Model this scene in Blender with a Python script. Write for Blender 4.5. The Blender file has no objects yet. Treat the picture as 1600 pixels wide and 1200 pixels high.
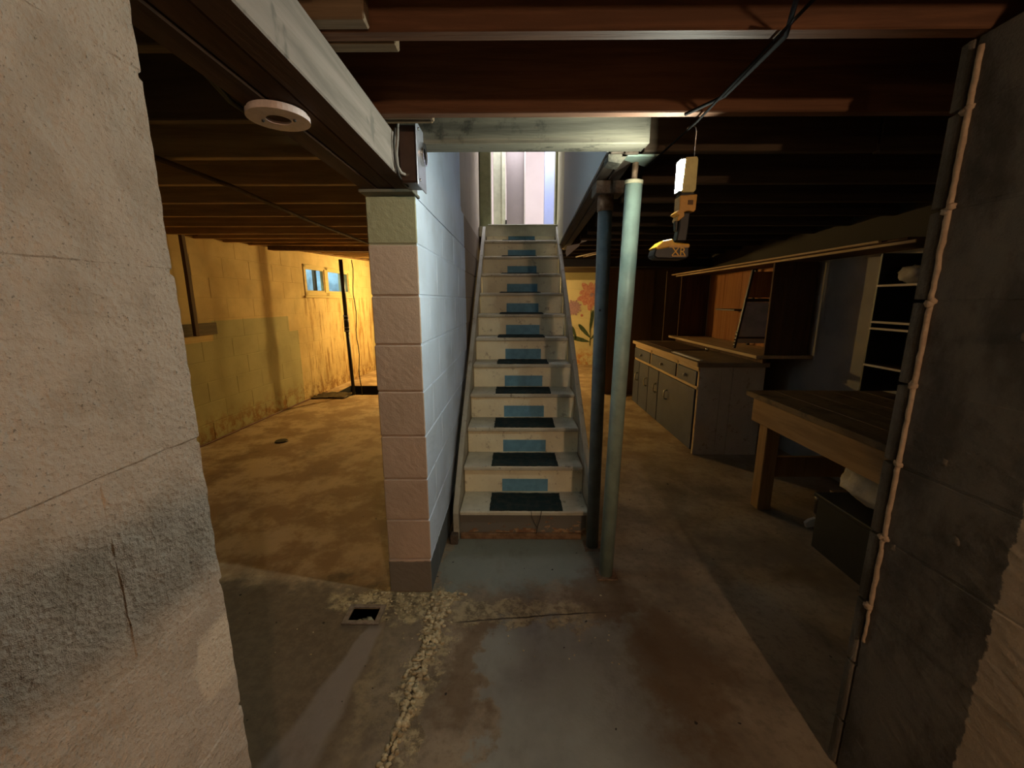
import bpy, bmesh, math, random
from mathutils import Vector, Matrix, noise as mnoise
random.seed(7)
R = math.radians
S = bpy.context.scene
COL = S.collection

# ---------------------------------------------------------------- camera, world, lamps outside builders, exposure
cam_data = bpy.data.cameras.new('camera')
cam_data.sensor_fit = 'HORIZONTAL'
cam_data.sensor_width = 36.0
cam_data.lens = 645.0 / 1600.0 * 36.0
cam_data.clip_start = 0.02
cam = bpy.data.objects.new('camera', cam_data)
COL.objects.link(cam)
cam.location = (0, 0, 1.38)
cam.rotation_euler = (R(90 - 11.5), 0, R(0.53))
S.camera = cam

world = bpy.data.worlds.new('world')
S.world = world
world.use_nodes = True
wn = world.node_tree.nodes['Background']
wn.inputs[0].default_value = (0.30, 0.50, 0.62, 1)
wn.inputs[1].default_value = 14.0

S.view_settings.view_transform = 'Standard'
S.view_settings.look = 'None'
S.view_settings.gamma = 1.0
S.view_settings.use_curve_mapping = False
S.view_settings.exposure = 0.0

# lamp strengths, one of them an added fill (emissive bulbs built below)
L_BACK = 1500.0      # warm bulb behind the viewer
L_ROOM = 3200.0      # amber bulb in the left room, behind the stair wall
L_LED = 1050.0       # cordless work light
L_FILL = 62.0       # weak bulb added out of view to fill the workshop side
L_HALL = 120.0
L_FAR = 900.0       # second amber bulb, behind the stairs       # daylight in the hall upstairs


def area_light(name, loc, rot, sx, sy, power, colr):
    d = bpy.data.lights.new(name, 'AREA')
    d.shape = 'RECTANGLE'
    d.size = sx
    d.size_y = sy
    d.energy = power
    d.color = colr
    o = bpy.data.objects.new(name, d)
    COL.objects.link(o)
    o.location = loc
    o.rotation_euler = rot
    return o


area_light('hall_daylight', (0.3, 5.02, 3.9), (R(55), 0, 0), 1.2, 0.5, L_HALL, (0.86, 0.88, 1.0))


# ---------------------------------------------------------------- node helpers
class NT:
    def __init__(s, name):
        s.m = bpy.data.materials.new(name)
        s.m.use_nodes = True
        s.t = s.m.node_tree
        s.b = s.t.nodes['Principled BSDF']
        s.geo = None

    def n(s, typ, **kw):
        x = s.t.nodes.new(typ)
        for k, v in kw.items():
            setattr(x, k, v)
        return x

    def put(s, sock, v):
        if hasattr(v, 'is_linked') or hasattr(v, 'links'):
            s.t.links.new(v, sock)
        elif isinstance(v, (tuple, list)):
            sock.default_value = tuple(v) + (1,) if len(v) == 3 and sock.type == 'RGBA' else tuple(v)
        else:
            sock.default_value = v

    def pos(s):
        if not s.geo:
            s.geo = s.n('ShaderNodeNewGeometry')
        return s.geo.outputs['Position']

    def normal(s):
        s.pos()
        return s.geo.outputs['True Normal']

    def obj(s):
        return s.n('ShaderNodeTexCoord').outputs['Object']

    def sep(s, v):
        x = s.n('ShaderNodeSeparateXYZ')
        s.put(x.inputs[0], v)
        return x.outputs

    def scale(s, v, sc):
        x = s.n('ShaderNodeVectorMath', operation='MULTIPLY')
        s.put(x.inputs[0], v)
        s.put(x.inputs[1], sc)
        return x.outputs[0]

    def noise(s, v, sc=5.0, det=4.0, rough=0.6, dist=0.0):
        x = s.n('ShaderNodeTexNoise')
        s.put(x.inputs['Vector'], v)
        x.inputs['Scale'].default_value = sc
        x.inputs['Detail'].default_value = det
        x.inputs['Roughness'].default_value = rough
        x.inputs['Distortion'].default_value = dist
        return x.outputs[0]

    def voro(s, v, sc):
        x = s.n('ShaderNodeTexVoronoi')
        s.put(x.inputs['Vector'], v)
        x.inputs['Scale'].default_value = sc
        return x.outputs['Distance']

    def ma(s, op, a, b=0.0, c=None):
        x = s.n('ShaderNodeMath', operation=op)
        s.put(x.inputs[0], a)
        s.put(x.inputs[1], b)
        if c is not None:
            s.put(x.inputs[2], c)
        return x.outputs[0]

    def ss(s, x, lo, hi):           # smoothstep, works with lo > hi
        k = s.n('ShaderNodeMapRange', interpolation_type='SMOOTHSTEP')
        s.put(k.inputs['Value'], x)
        if lo <= hi:
            k.inputs['From Min'].default_value = lo
            k.inputs['From Max'].default_value = hi
            k.inputs['To Min'].default_value = 0
            k.inputs['To Max'].default_value = 1
        else:
            k.inputs['From Min'].default_value = hi
            k.inputs['From Max'].default_value = lo
            k.inputs['To Min'].default_value = 1
            k.inputs['To Max'].default_value = 0
        return k.outputs[0]

    def mix(s, f, a, b):
        x = s.n('ShaderNodeMix', data_type='RGBA')
        s.put(x.inputs[0], f)
        s.put(x.inputs[6], a)
        s.put(x.inputs[7], b)
        return x.outputs[2]

    def mul(s, *a):
        r = a[0]
        for q in a[1:]:
            r = s.ma('MULTIPLY', r, q)
        return r

    def done(s, col, rough=0.7, bump=None, bd=0.003, bs=1.0, metal=0.0, spec=0.3):
        s.put(s.b.inputs['Base Color'], col)
        s.put(s.b.inputs['Roughness'], rough)
        s.b.inputs['Metallic'].default_value = metal
        s.b.inputs['Specular IOR Level'].default_value = spec
        if bump is not None:
            k = s.n('ShaderNodeBump')
            k.inputs['Distance'].default_value = bd
            k.inputs['Strength'].default_value = bs
            s.put(k.inputs['Height'], bump)
            s.t.links.new(k.outputs[0], s.b.inputs['Normal'])
        return s.m


def speckle(name, c1, c2, sc=6, rough=0.7, bsc=60, bd=0.002, local=False, metal=0.0, spec=0.3, st=(1, 1, 1)):
    k = NT(name)
    v = k.obj() if local else k.pos()
    v = k.scale(v, st)
    f = k.ss(k.noise(v, sc, 5), 0.35, 0.65)
    return k.done(k.mix(f, c1, c2), rough, k.noise(v, bsc, 4), bd, metal=metal, spec=spec)


def wood(name, c1, c2, axis='x', local=False, rough=0.75, dirt=None, spec=0.2):
    k = NT(name)
    v = k.obj() if local else k.pos()
    st = {'x': (0.6, 9, 9), 'y': (9, 0.6, 9), 'z': (9, 9, 0.6)}[axis]
    v2 = k.scale(v, st)
    g = k.noise(v2, 2.2, 6, 0.65, 0.6)
    g2 = k.noise(v2, 9.0, 3)
    f = k.ss(k.ma('ADD', k.mul(g, 0.8), k.mul(g2, 0.25)), 0.38, 0.68)
    c = k.mix(f, c1, c2)
    if dirt:
        c = k.mix(k.mul(k.ss(k.noise(v, 7, 5, 0.7), 0.50, 0.64), 0.85), c, dirt)
    return k.done(c, rough, g2, 0.0015, spec=spec)


def emis(name, col, strength):
    m = bpy.data.materials.new(name)
    m.use_nodes = True
    b = m.node_tree.nodes['Principled BSDF']
    b.inputs['Base Color'].default_value = (*col, 1)
    b.inputs['Emission Color'].default_value = (*col, 1)
    b.inputs['Emission Strength'].default_value = strength
    return m


def plain(name, c, rough=0.5, metal=0.0, spec=0.4):
    return speckle(name, c, tuple(q * 0.82 for q in c), 30, rough, 200, 0.0004, local=True, metal=metal, spec=spec)


# ---------------------------------------------------------------- mesh helpers
class MB:
    def __init__(s):
        s.v, s.f, s.sm = [], [], []

    def addbm(s, bm, smooth=False, M=None):
        n = len(s.v)
        bm.verts.index_update()
        for v in bm.verts:
            s.v.append((M @ v.co) if M else v.co.copy())
        for f in bm.faces:
            s.f.append([n + v.index for v in f.verts])
            s.sm.append(smooth)
        bm.free()
        return s

    def box(s, x0, x1, y0, y1, z0, z1, b=0.0, M=None):
        bm = bmesh.new()
        bmesh.ops.create_cube(bm, size=1)
        for v in bm.verts:
            v.co = Vector(((x0 + x1) / 2 + v.co.x * (x1 - x0), (y0 + y1) / 2 + v.co.y * (y1 - y0), (z0 + z1) / 2 + v.co.z * (z1 - z0)))
        if b:
            bmesh.ops.bevel(bm, geom=list(bm.edges), offset=b, segments=1, affect='EDGES', profile=0.5)
        return s.addbm(bm, False, M)

    def prism(s, pts, a, b, axis='x', M=None, bev=0.0):
        # pts: 2D outline in the two other axes, extruded a..b along axis
        def co(p, t):
            return {'x': (t, p[0], p[1]), 'y': (p[0], t, p[1]), 'z': (p[0], p[1], t)}[axis]
        bm = bmesh.new()
        A = [bm.verts.new(co(p, a)) for p in pts]
        B = [bm.verts.new(co(p, b)) for p in pts]
        n = len(pts)
        bm.faces.new(A)
        bm.faces.new(B[::-1])
        for i in range(n):
            bm.faces.new((A[i], B[i], B[(i + 1) % n], A[(i + 1) % n]))
        bmesh.ops.recalc_face_normals(bm, faces=bm.faces)
        if bev:
            bmesh.ops.bevel(bm, geom=list(bm.edges), offset=bev, segments=1, affect='EDGES')
        return s.addbm(bm, False, M)

    def tube(s, pts, r, seg=10, cap=True, smooth=True):
        pts = [Vector(p) for p in pts]
        rr = r if isinstance(r, (list, tuple)) else [r] * len(pts)
        n0 = len(s.v)
        up = None
        for i, p in enumerate(pts):
            d = (pts[min(i + 1, len(pts) - 1)] - pts[max(i - 1, 0)]).normalized()
            if up is None:
                up = Vector((0, 0, 1)) if abs(d.z) < 0.9 else Vector((1, 0, 0))
            a = d.cross(up).normalized()
            up = a.cross(d).normalized()
            for k in range(seg):
                t = 2 * math.pi * k / seg
                s.v.append(p + (a * math.cos(t) + up * math.sin(t)) * rr[i])
        for i in range(len(pts) - 1):
            for k in range(seg):
                q = (k + 1) % seg
                s.f.append([n0 + i * seg + k, n0 + i * seg + q, n0 + (i + 1) * seg + q, n0 + (i + 1) * seg + k])
                s.sm.append(smooth)
        if cap:
            s.f.append([n0 + k for k in range(seg)][::-1])
            s.sm.append(False)
            s.f.append([n0 + (len(pts) - 1) * seg + k for k in range(seg)])
            s.sm.append(False)
        return s

    def ball(s, c, r, sub=2, sc=(1, 1, 1), lump=0.0, M=None):
        bm = bmesh.new()
        bmesh.ops.create_icosphere(bm, subdivisions=sub, radius=r)
        for v in bm.verts:
            k = 1 + lump * mnoise.noise(v.co * (2.2 / r) + Vector(c) * 13)
            v.co = Vector((v.co.x * sc[0] * k + c[0], v.co.y * sc[1] * k + c[1], v.co.z * sc[2] * k + c[2]))
        return s.addbm(bm, True, M)

    def ring(s, c, r0, r1, h, seg=32, M=None):
        # flat annulus with thickness, axis z
        n0 = len(s.v)
        for (r, z) in ((r0, 0), (r1, 0), (r1, h), (r0, h)):
            for k in range(seg):
                t = 2 * math.pi * k / seg
                p = Vector((c[0] + r * math.cos(t), c[1] + r * math.sin(t), c[2] + z))
                s.v.append(M @ p if M else p)
        for j in range(4):
            for k in range(seg):
                q = (k + 1) % seg
                a, b = j, (j + 1) % 4
                s.f.append([n0 + a * seg + k, n0 + b * seg + k, n0 + b * seg + q, n0 + a * seg + q])
                s.sm.append(False)
        return s

    def mesh(s, name, off=(0, 0, 0)):
        me = bpy.data.meshes.new(name)
        o = Vector(off)
        me.from_pydata([tuple(Vector(v) - o) for v in s.v], [], s.f)
        me.polygons.foreach_set('use_smooth', s.sm)
        me.update()
        bm = bmesh.new()
        bm.from_mesh(me)
        bmesh.ops.recalc_face_normals(bm, faces=bm.faces)
        bm.to_mesh(me)
        bm.free()
        return me


def wloc(o):
    return o.location if o else Vector((0, 0, 0))


ORG = {}


def part(name, mb, mat, parent=None, label=None, org=None, kind=None):
    """mesh given in world coordinates (or in the parent's frame when the parent is rotated)"""
    po = ORG.get(parent.name, Vector((0, 0, 0))) if parent else Vector((0, 0, 0))
    o0 = Vector(org) if org is not None else (po if parent else Vector((0, 0, 0)))
    me = mb.mesh(name, o0)
    mats = mat if isinstance(mat, (list, tuple)) else [mat]
    for m in mats:
        me.materials.append(m)
    o = bpy.data.objects.new(name, me)
    COL.objects.link(o)
    if parent:
        o.parent = parent
        o.location = o0 - po
    else:
        o.location = o0
    ORG[o.name] = o0
    if label:
        o['label'] = label
    if kind:
        o['kind'] = kind
    return o


def thing(name, label, cat, loc=(0, 0, 0), rz=0.0, group=None):
    o = bpy.data.objects.new(name, None)
    COL.objects.link(o)
    o.empty_display_size = 0.05
    o.location = loc
    o.rotation_euler = (0, 0, rz)
    ORG[o.name] = Vector(loc) if rz == 0.0 else Vector((0, 0, 0))
    o['label'] = label
    o['category'] = cat
    if group:
        o['group'] = group
    return o


def tag(o, label, cat, group=None):
    o['label'] = label
    o['category'] = cat
    if group:
        o['group'] = group
    return o


def struct(name, mb, mat, label=None):
    o = part(name, mb, mat)
    o['kind'] = 'structure'
    if label:
        o['label'] = label
    return o


# ---------------------------------------------------------------- materials
def block_mat(name, zones, coarse=1.0, dirt=0.0, rough=0.85, dirtcol=(0.10, 0.07, 0.04)):
    """painted concrete block; zones = function(NT) -> colour socket"""
    k = NT(name)
    p = k.pos()
    c = zones(k)
    n1 = k.noise(p, 3.0, 5)
    c = k.mix(k.mul(k.ss(n1, 0.35, 0.75), 0.22), c, (0.12, 0.10, 0.07))
    pit = k.voro(p, 150)
    n2 = k.noise(p, 260, 3, 0.7)
    n3 = k.noise(p, 40, 5, 0.65)
    pits = k.mul(k.ss(n2, 0.60, 0.72), 0.45 * coarse)
    c = k.mix(pits, c, (0.06, 0.05, 0.035))
    if dirt:
        d = k.ss(k.noise(k.scale(p, (2.5, 2.5, 0.7)), 3.5, 6, 0.7), 0.5, 0.72)
        c = k.mix(k.mul(d, dirt), c, dirtcol)
    h = k.ma('ADD', k.mul(n3, 0.6), k.mul(n2, 0.5))
    h = k.ma('ADD', h, k.mul(pit, 0.3))
    return k.done(c, rough, h, 0.004 * coarse, spec=0.15)


def z_near(k):
    # greige painted block with worn lighter patch low at the edge
    z = k.sep(k.pos())
    w = k.ss(k.noise(k.pos(), 14, 4), 0.45, 0.6)
    c = k.mix(w, (0.43, 0.365, 0.305), (0.37, 0.31, 0.255))
    n = k.mul(k.noise(k.pos(), 9, 3), 0.10)
    m = k.mul(k.ss(k.ma('ADD', z[2], n), 1.02, 1.00), k.ss(k.ma('ADD', z[1], n), 0.49, 0.50), k.ss(k.ma('ADD', z[2], n), 0.90, 0.92))
    return k.mix(m, c, (0.55, 0.47, 0.38))


def z_pier(k):
    z = k.sep(k.pos())
    nn = k.sep(k.normal())
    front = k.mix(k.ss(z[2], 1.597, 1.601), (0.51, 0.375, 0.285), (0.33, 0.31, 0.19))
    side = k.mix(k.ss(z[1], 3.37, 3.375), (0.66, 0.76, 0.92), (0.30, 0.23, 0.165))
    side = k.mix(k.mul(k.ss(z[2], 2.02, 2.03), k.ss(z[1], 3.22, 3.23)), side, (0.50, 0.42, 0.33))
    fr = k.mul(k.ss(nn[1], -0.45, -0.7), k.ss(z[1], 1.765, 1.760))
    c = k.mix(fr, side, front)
    e = k.ma('ADD', z[2], k.mul(k.noise(k.pos(), 25, 3), 0.02))
    c = k.mix(k.ss(e, 0.178, 0.172), c, k.mix(fr, (0.13, 0.15, 0.16), (0.19, 0.16, 0.13)))
    return c


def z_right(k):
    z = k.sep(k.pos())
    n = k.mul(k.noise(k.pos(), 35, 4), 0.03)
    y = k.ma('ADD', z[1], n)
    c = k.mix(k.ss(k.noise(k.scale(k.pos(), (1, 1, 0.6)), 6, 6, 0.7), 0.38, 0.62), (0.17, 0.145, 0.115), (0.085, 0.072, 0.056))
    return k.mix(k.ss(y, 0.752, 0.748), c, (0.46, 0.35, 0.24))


def z_left(k):
    z = k.sep(k.pos())
    n = k.noise(k.pos(), 30, 3)
    yel = k.mix(k.ss(k.noise(k.pos(), 2.0, 4), 0.4, 0.6), (0.72, 0.55, 0.27), (0.64, 0.47, 0.22))
    # bare greenish patch low down between the prop and the pipe
    y1 = k.ma('ADD', z[1], k.mul(n, 0.02))
    g = k.mul(k.ss(z[2], 1.18, 1.17), k.ss(y1, 5.42, 5.41))
    g2 = k.mul(k.ss(z[2], 0.985, 0.975), k.ss(y1, 5.62, 5.61))
    g = k.ma('MAXIMUM', k.mul(g, k.ss(z[1], 4.1, 4.12)), g2)
    g = k.ma('MAXIMUM', g, k.mul(k.ss(z[1], 8.0, 8.3), 0.7))
    c = k.mix(k.mul(g, 0.85), yel, (0.43, 0.41, 0.23))
    st = k.mul(k.ss(k.noise(k.scale(k.pos(), (3, 3, 0.35)), 5, 5, 0.7), 0.48, 0.62), k.ss(z[1], 5.7, 5.9), k.ss(z[2], 1.46, 1.40))
    c = k.mix(k.mul(st, 0.75), c, (0.30, 0.15, 0.035))
    d = k.mul(k.ss(k.noise(k.pos(), 9, 6, 0.75), 0.42, 0.6), k.ss(z[2], 0.34, 0.05))
    return k.mix(d, c, (0.32, 0.17, 0.06))


def z_back(k):
    z = k.sep(k.pos())
    c = (0.62, 0.55, 0.33)
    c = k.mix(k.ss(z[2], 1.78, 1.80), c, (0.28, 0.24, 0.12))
    d = k.mul(k.ss(k.noise(k.pos(), 6, 6, 0.75), 0.42, 0.6), k.ss(z[2], 0.45, 0.1))
    return k.mix(d, c, (0.50, 0.22, 0.08))


M_near = block_mat('painted_block_near', z_near, 1.5)
M_pier = block_mat('painted_block_pier', z_pier, 0.35)
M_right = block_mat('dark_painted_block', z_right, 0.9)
M_left = block_mat('amber_painted_block', z_left, 0.5)
M_back = block_mat('cream_painted_block', z_back, 0.6)
M_brown = block_mat('brown_painted_block', lambda k: (0.17, 0.115, 0.075), 0.6)
M_rib = speckle('bare_mortar_edge', (0.42, 0.31, 0.21), (0.32, 0.23, 0.155), 40, 0.9, 60, 0.004)
M_grey = NT('grey_plasterboard')
_z = M_grey.sep(M_grey.pos())
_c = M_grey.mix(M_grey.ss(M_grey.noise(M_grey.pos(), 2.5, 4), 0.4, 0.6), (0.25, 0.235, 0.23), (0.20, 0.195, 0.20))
_c = M_grey.mix(M_grey.ss(_z[2], 1.70, 1.72), M_grey.scale(_c, (1.35, 1.28, 1.15)), (0.035, 0.028, 0.021))  # wall above the long shelf: shade put into the colour
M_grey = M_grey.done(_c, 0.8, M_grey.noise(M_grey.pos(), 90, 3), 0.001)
M_plaster = speckle('warm_white_plaster', (0.60, 0.52, 0.45), (0.50, 0.44, 0.38), 3, 0.8, 40, 0.002)
_k = NT('grey_white_plaster')
_c = _k.mix(_k.ss(_k.sep(_k.pos())[1], 3.90, 3.93), (0.42, 0.41, 0.40), (0.56, 0.53, 0.36))
M_plastergrey = _k.done(_c, 0.8, _k.noise(_k.pos(), 40, 4), 0.002)
M_hallwall = speckle('hall_wall_paint', (0.90, 0.80, 0.77), (0.87, 0.77, 0.74), 3, 0.7, 40, 0.001)
M_cream = speckle('cream_gloss_paint', (0.62, 0.60, 0.44), (0.52, 0.50, 0.36), 12, 0.5, 40, 0.001)
M_olive = speckle('olive_frame_paint', (0.28, 0.28, 0.16), (0.22, 0.22, 0.12), 12, 0.5, 40, 0.001)  # own olive colour of the hall door frame
M_door = speckle('dusty_pink_door_paint', (0.25, 0.205, 0.19), (0.22, 0.18, 0.165), 3, 0.5, 40, 0.001)
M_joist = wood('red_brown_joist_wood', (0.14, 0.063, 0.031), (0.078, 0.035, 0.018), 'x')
M_joistb = wood('shaded_joist_wood', (0.075, 0.050, 0.030), (0.045, 0.030, 0.018), 'x')  # darker copy of the joist wood, shade of the right bays in its colour
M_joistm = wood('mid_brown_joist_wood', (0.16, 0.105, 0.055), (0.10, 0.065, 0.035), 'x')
M_joistl = wood('lit_joist_wood', (0.55, 0.35, 0.15), (0.36, 0.22, 0.09), 'x')  # lighter copy of the joist wood, left room lamplight in its colour
M_header = wood('grey_stained_header_wood', (0.19, 0.17, 0.125), (0.10, 0.092, 0.07), 'x', dirt=(0.035, 0.033, 0.026))
M_endwood = wood('pale_sawn_wood', (0.17, 0.115, 0.07), (0.11, 0.075, 0.045), 'x')
M_trimmer = wood('dark_trimmer_wood', (0.13, 0.10, 0.075), (0.07, 0.05, 0.035), 'y')
M_sub = speckle('dark_subfloor_boards', (0.022, 0.014, 0.009), (0.015, 0.010, 0.006), 4, 0.9, 30, 0.002)


def beam_material():
    k = NT('whitewashed_beam')
    v = k.scale(k.pos(), (9, 0.6, 9))
    g = k.noise(v, 2.2, 6, 0.65, 0.6)
    side = k.mix(k.ss(g, 0.35, 0.65), (0.235, 0.20, 0.175), (0.15, 0.128, 0.11))
    side = k.mix(k.ss(k.noise(k.scale(k.pos(), (1, 1, 0.7)), 16, 3), 0.60, 0.70), side, (0.13, 0.115, 0.10))
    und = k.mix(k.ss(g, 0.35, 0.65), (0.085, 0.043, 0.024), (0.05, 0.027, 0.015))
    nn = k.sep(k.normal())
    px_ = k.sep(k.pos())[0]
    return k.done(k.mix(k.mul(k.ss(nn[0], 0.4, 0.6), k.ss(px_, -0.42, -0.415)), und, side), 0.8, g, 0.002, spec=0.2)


M_beam = beam_material()


def floor_material():
    k = NT('stained_basement_concrete')
    p = k.pos()
    big = k.noise(p, 2.2, 5, 0.6)
    z = k.sep(p)
    dx = k.ma('SUBTRACT', k.noise(p, 5.0, 6, 0.65), 0.5)
    dy = k.ma('SUBTRACT', k.noise(k.scale(p, (1, -1, 1)), 6.0, 6, 0.65), 0.5)
    X = k.ma('ADD', z[0], k.mul(dx, 0.55))
    Y = k.ma('ADD', z[1], k.mul(dy, 0.55))
    fine = k.noise(p, 26, 6, 0.7)
    # bare concrete: grey brown
    c = k.mix(k.ss(big, 0.35, 0.65), (0.33, 0.255, 0.175), (0.16, 0.118, 0.078))
    c = k.mix(k.mul(k.ss(fine, 0.45, 0.7), 0.5), c, (0.12, 0.085, 0.055))
    # ochre dusty concrete in the left room and far end
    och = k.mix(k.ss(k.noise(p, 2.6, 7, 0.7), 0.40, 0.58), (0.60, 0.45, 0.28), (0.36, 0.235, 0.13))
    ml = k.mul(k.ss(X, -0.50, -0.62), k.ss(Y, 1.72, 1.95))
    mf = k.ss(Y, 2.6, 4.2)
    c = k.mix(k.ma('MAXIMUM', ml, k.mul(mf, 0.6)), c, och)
    # dark damp zone in front of the opening
    md = k.mul(k.ss(X, -0.50, -0.64), k.ss(Y, 1.86, 1.70))
    c = k.mix(k.mul(md, 0.85), c, k.mix(k.ss(fine, 0.4, 0.65), (0.105, 0.075, 0.050), (0.16, 0.115, 0.075)))
    # worn remains of blue grey paint in front of the stairs
    mp = k.mul(k.ss(X, -0.13, -0.09), k.ss(Y, 1.60, 1.52), k.ss(X, 0.62, 0.45))
    c = k.mix(k.mul(mp, 0.9), c, k.mix(k.ss(k.noise(p, 3.0, 5), 0.35, 0.7), (0.27, 0.265, 0.225), (0.19, 0.175, 0.145)))
    mp2 = k.mul(k.ss(X, -0.42, -0.36), k.ss(X, 0.50, 0.30), k.ss(Y, 1.72, 1.86), k.ss(Y, 2.5, 2.4))
    c = k.mix(k.mul(mp2, 0.85), c, (0.20, 0.22, 0.185))
    # smooth pale trowelled strip
    sx = k.ma('ADD', z[0], k.ma('MULTIPLY', k.ma('SUBTRACT', 1.54, z[1]), 0.16))
    sx = k.ma('ADD', sx, k.mul(dx, 0.06))
    wd = k.ma('ADD', 0.035, k.ma('MULTIPLY', k.ma('SUBTRACT', 1.54, z[1]), 0.10))
    ab = k.ma('DIVIDE', k.ma('ABSOLUTE', k.ma('SUBTRACT', sx, -0.60)), wd)
    ms = k.mul(k.ss(ab, 1.1, 0.7), k.ss(z[1], 1.56, 1.50))
    c = k.mix(k.mul(ms, 0.75), c, (0.235, 0.195, 0.175))
    # mineral bloom round the pier foot, the drain and along the joint
    def blob(cx, cy, rx, ry, lo=1.0):
        a = k.ma('POWER', k.ma('DIVIDE', k.ma('SUBTRACT', X, cx), rx), 2.0)
        b = k.ma('POWER', k.ma('DIVIDE', k.ma('SUBTRACT', Y, cy), ry), 2.0)
        return k.ss(k.ma('SQRT', k.ma('ADD', a, b)), lo, lo * 0.55)
    cr = k.ss(k.noise(p, 22, 8, 0.8), 0.38, 0.54)
    e = k.ma('MAXIMUM', k.mul(blob(-0.50, 1.69, 0.36, 0.14), 1.0), blob(-0.34, 1.62, 0.09, 0.16))
    e = k.ma('MAXIMUM', e, k.mul(blob(-0.355, 1.30, 0.055, 0.45), 0.7))
    e = k.ma('MAXIMUM', e, k.mul(blob(0.02, 1.62, 0.42, 0.10), 0.6))
    e = k.ma('MAXIMUM', e, k.mul(blob(-0.47, 1.2, 0.09, 0.26), 0.18))
    c = k.mix(k.mul(e, cr), c, (0.56, 0.44, 0.25))
    # rust brown stains
    rs = k.ma('MAXIMUM', blob(-0.20, 1.35, 0.12, 0.3), blob(0.42, 1.72, 0.20, 0.25))
    rs = k.ma('MAXIMUM', rs, blob(0.62, 1.35, 0.22, 0.35))
    c = k.mix(k.mul(rs, 0.6), c, (0.13, 0.075, 0.035))
    # hairline joint across the floor in front of the stairs
    jl = k.ma('ABSOLUTE', k.ma('SUBTRACT', k.ma('ADD', z[1], k.mul(dy, 0.03)), k.ma('ADD', 1.585, k.ma('MULTIPLY', z[0], 0.10))))
    mj = k.mul(k.ss(jl, 0.006, 0.002), k.ss(z[0], -0.3, -0.2), k.ss(z[0], 0.5, 0.25))
    c = k.mix(mj, c, (0.07, 0.05, 0.03))
    # crack running towards the near end of the floor
    j2 = k.ma('ABSOLUTE', k.ma('SUBTRACT', k.ma('ADD', z[0], k.mul(dy, 0.06)), k.ma('ADD', -0.352, k.ma('MULTIPLY', k.ma('SUBTRACT', z[1], 1.5), 0.07))))
    c = k.mix(k.mul(k.ss(j2, 0.007, 0.002), k.ss(z[1], 1.6, 1.5)), c, (0.05, 0.035, 0.02))
    mo = k.mul(k.ss(k.noise(k.scale(p, (1.3, 0.7, 1)), 2.7, 7, 0.72), 0.50, 0.68), 0.38)
    c = k.mix(mo, c, (0.11, 0.075, 0.045))
    # black specks
    sp = k.ss(k.noise(p, 34, 2, 0.4), 0.745, 0.765)
    c = k.mix(sp, c, (0.03, 0.022, 0.015))
    pn = k.ma('MAXIMUM', mp, mp2)
    rough = k.ma('SUBTRACT', 0.72, k.mul(pn, 0.22))
    h = k.ma('ADD', k.mul(fine, 0.35), k.mul(cr, e, 0.8))
    return k.done(c, rough, h, 0.0045, spec=0.3)


M_floor = floor_material()
M_crust = speckle('pale_mineral_crust', (0.62, 0.52, 0.33), (0.34, 0.25, 0.14), 30, 0.95, 90, 0.004)
M_black = plain('black_plastic', (0.016, 0.016, 0.017), 0.45)
M_blackm = plain('black_iron', (0.02, 0.018, 0.017), 0.4)
M_yellow = plain('yellow_tool_plastic', (0.75, 0.42, 0.03), 0.4)
M_orange = plain('amber_tool_plastic', (0.62, 0.33, 0.06), 0.4)
M_whitep = plain('aged_white_plastic', (0.62, 0.52, 0.50), 0.45)
M_mint = speckle('mint_post_paint', (0.27, 0.35, 0.295), (0.22, 0.285, 0.24), 14, 0.45, 60, 0.0008)
M_greypost = speckle('grey_post_paint', (0.15, 0.175, 0.17), (0.11, 0.13, 0.13), 14, 0.45, 60, 0.0008)
M_rust = speckle('rusty_thread_steel', (0.30, 0.20, 0.13), (0.16, 0.10, 0.06), 40, 0.6, 200, 0.001, metal=0.4)
M_chrome = plain('chrome', (0.75, 0.73, 0.70), 0.2, 1.0)
M_nickel = plain('worn_nickel', (0.62, 0.58, 0.52), 0.35, 0.3)
M_steel = plain('dull_galvanised_steel', (0.42, 0.43, 0.50), 0.4, 0.7)
M_tread = NT('cream_step_paint')


def step_paint(name, c1, c2, dirt):
    k = NT(name)
    p = k.pos()
    c = k.mix(k.ss(k.noise(p, 4, 5), 0.35, 0.65), c1, c2)
    c = k.mix(k.mul(k.ss(k.noise(p, 18, 6, 0.75), 0.56, 0.68), 0.8), c, dirt)
    return k.done(c, 0.6, k.noise(p, 60, 4), 0.0012)


M_riser = step_paint('cream_riser_paint', (0.84, 0.77, 0.54), (0.72, 0.65, 0.45), (0.36, 0.28, 0.17))
M_tread = step_paint('worn_cream_tread_paint', (0.58, 0.54, 0.41), (0.42, 0.38, 0.28), (0.14, 0.11, 0.075))
M_string = step_paint('grey_cream_stringer_paint', (0.40, 0.37, 0.29), (0.31, 0.28, 0.21), (0.14, 0.11, 0.08))


def peel_mat():
    k = NT('peeling_grey_paint')
    p = k.pos()
    z = k.sep(p)
    n = k.noise(k.scale(p, (1, 1, 2.0)), 13, 5, 0.65)
    low = k.mul(k.ss(z[2], 0.10, 0.02), 0.16)
    m = k.ss(k.ma('ADD', n, low), 0.625, 0.64)
    c = k.mix(m, (0.17, 0.155, 0.13), k.mix(k.ss(k.noise(p, 30, 4), 0.4, 0.6), (0.42, 0.28, 0.16), (0.24, 0.12, 0.06)))
    return k.done(c, 0.7, m, 0.002)


M_peel = peel_mat()
M_bluepatch = speckle('faded_blue_paint', (0.15, 0.33, 0.45), (0.12, 0.27, 0.37), 20, 0.7, 80, 0.001)


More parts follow.
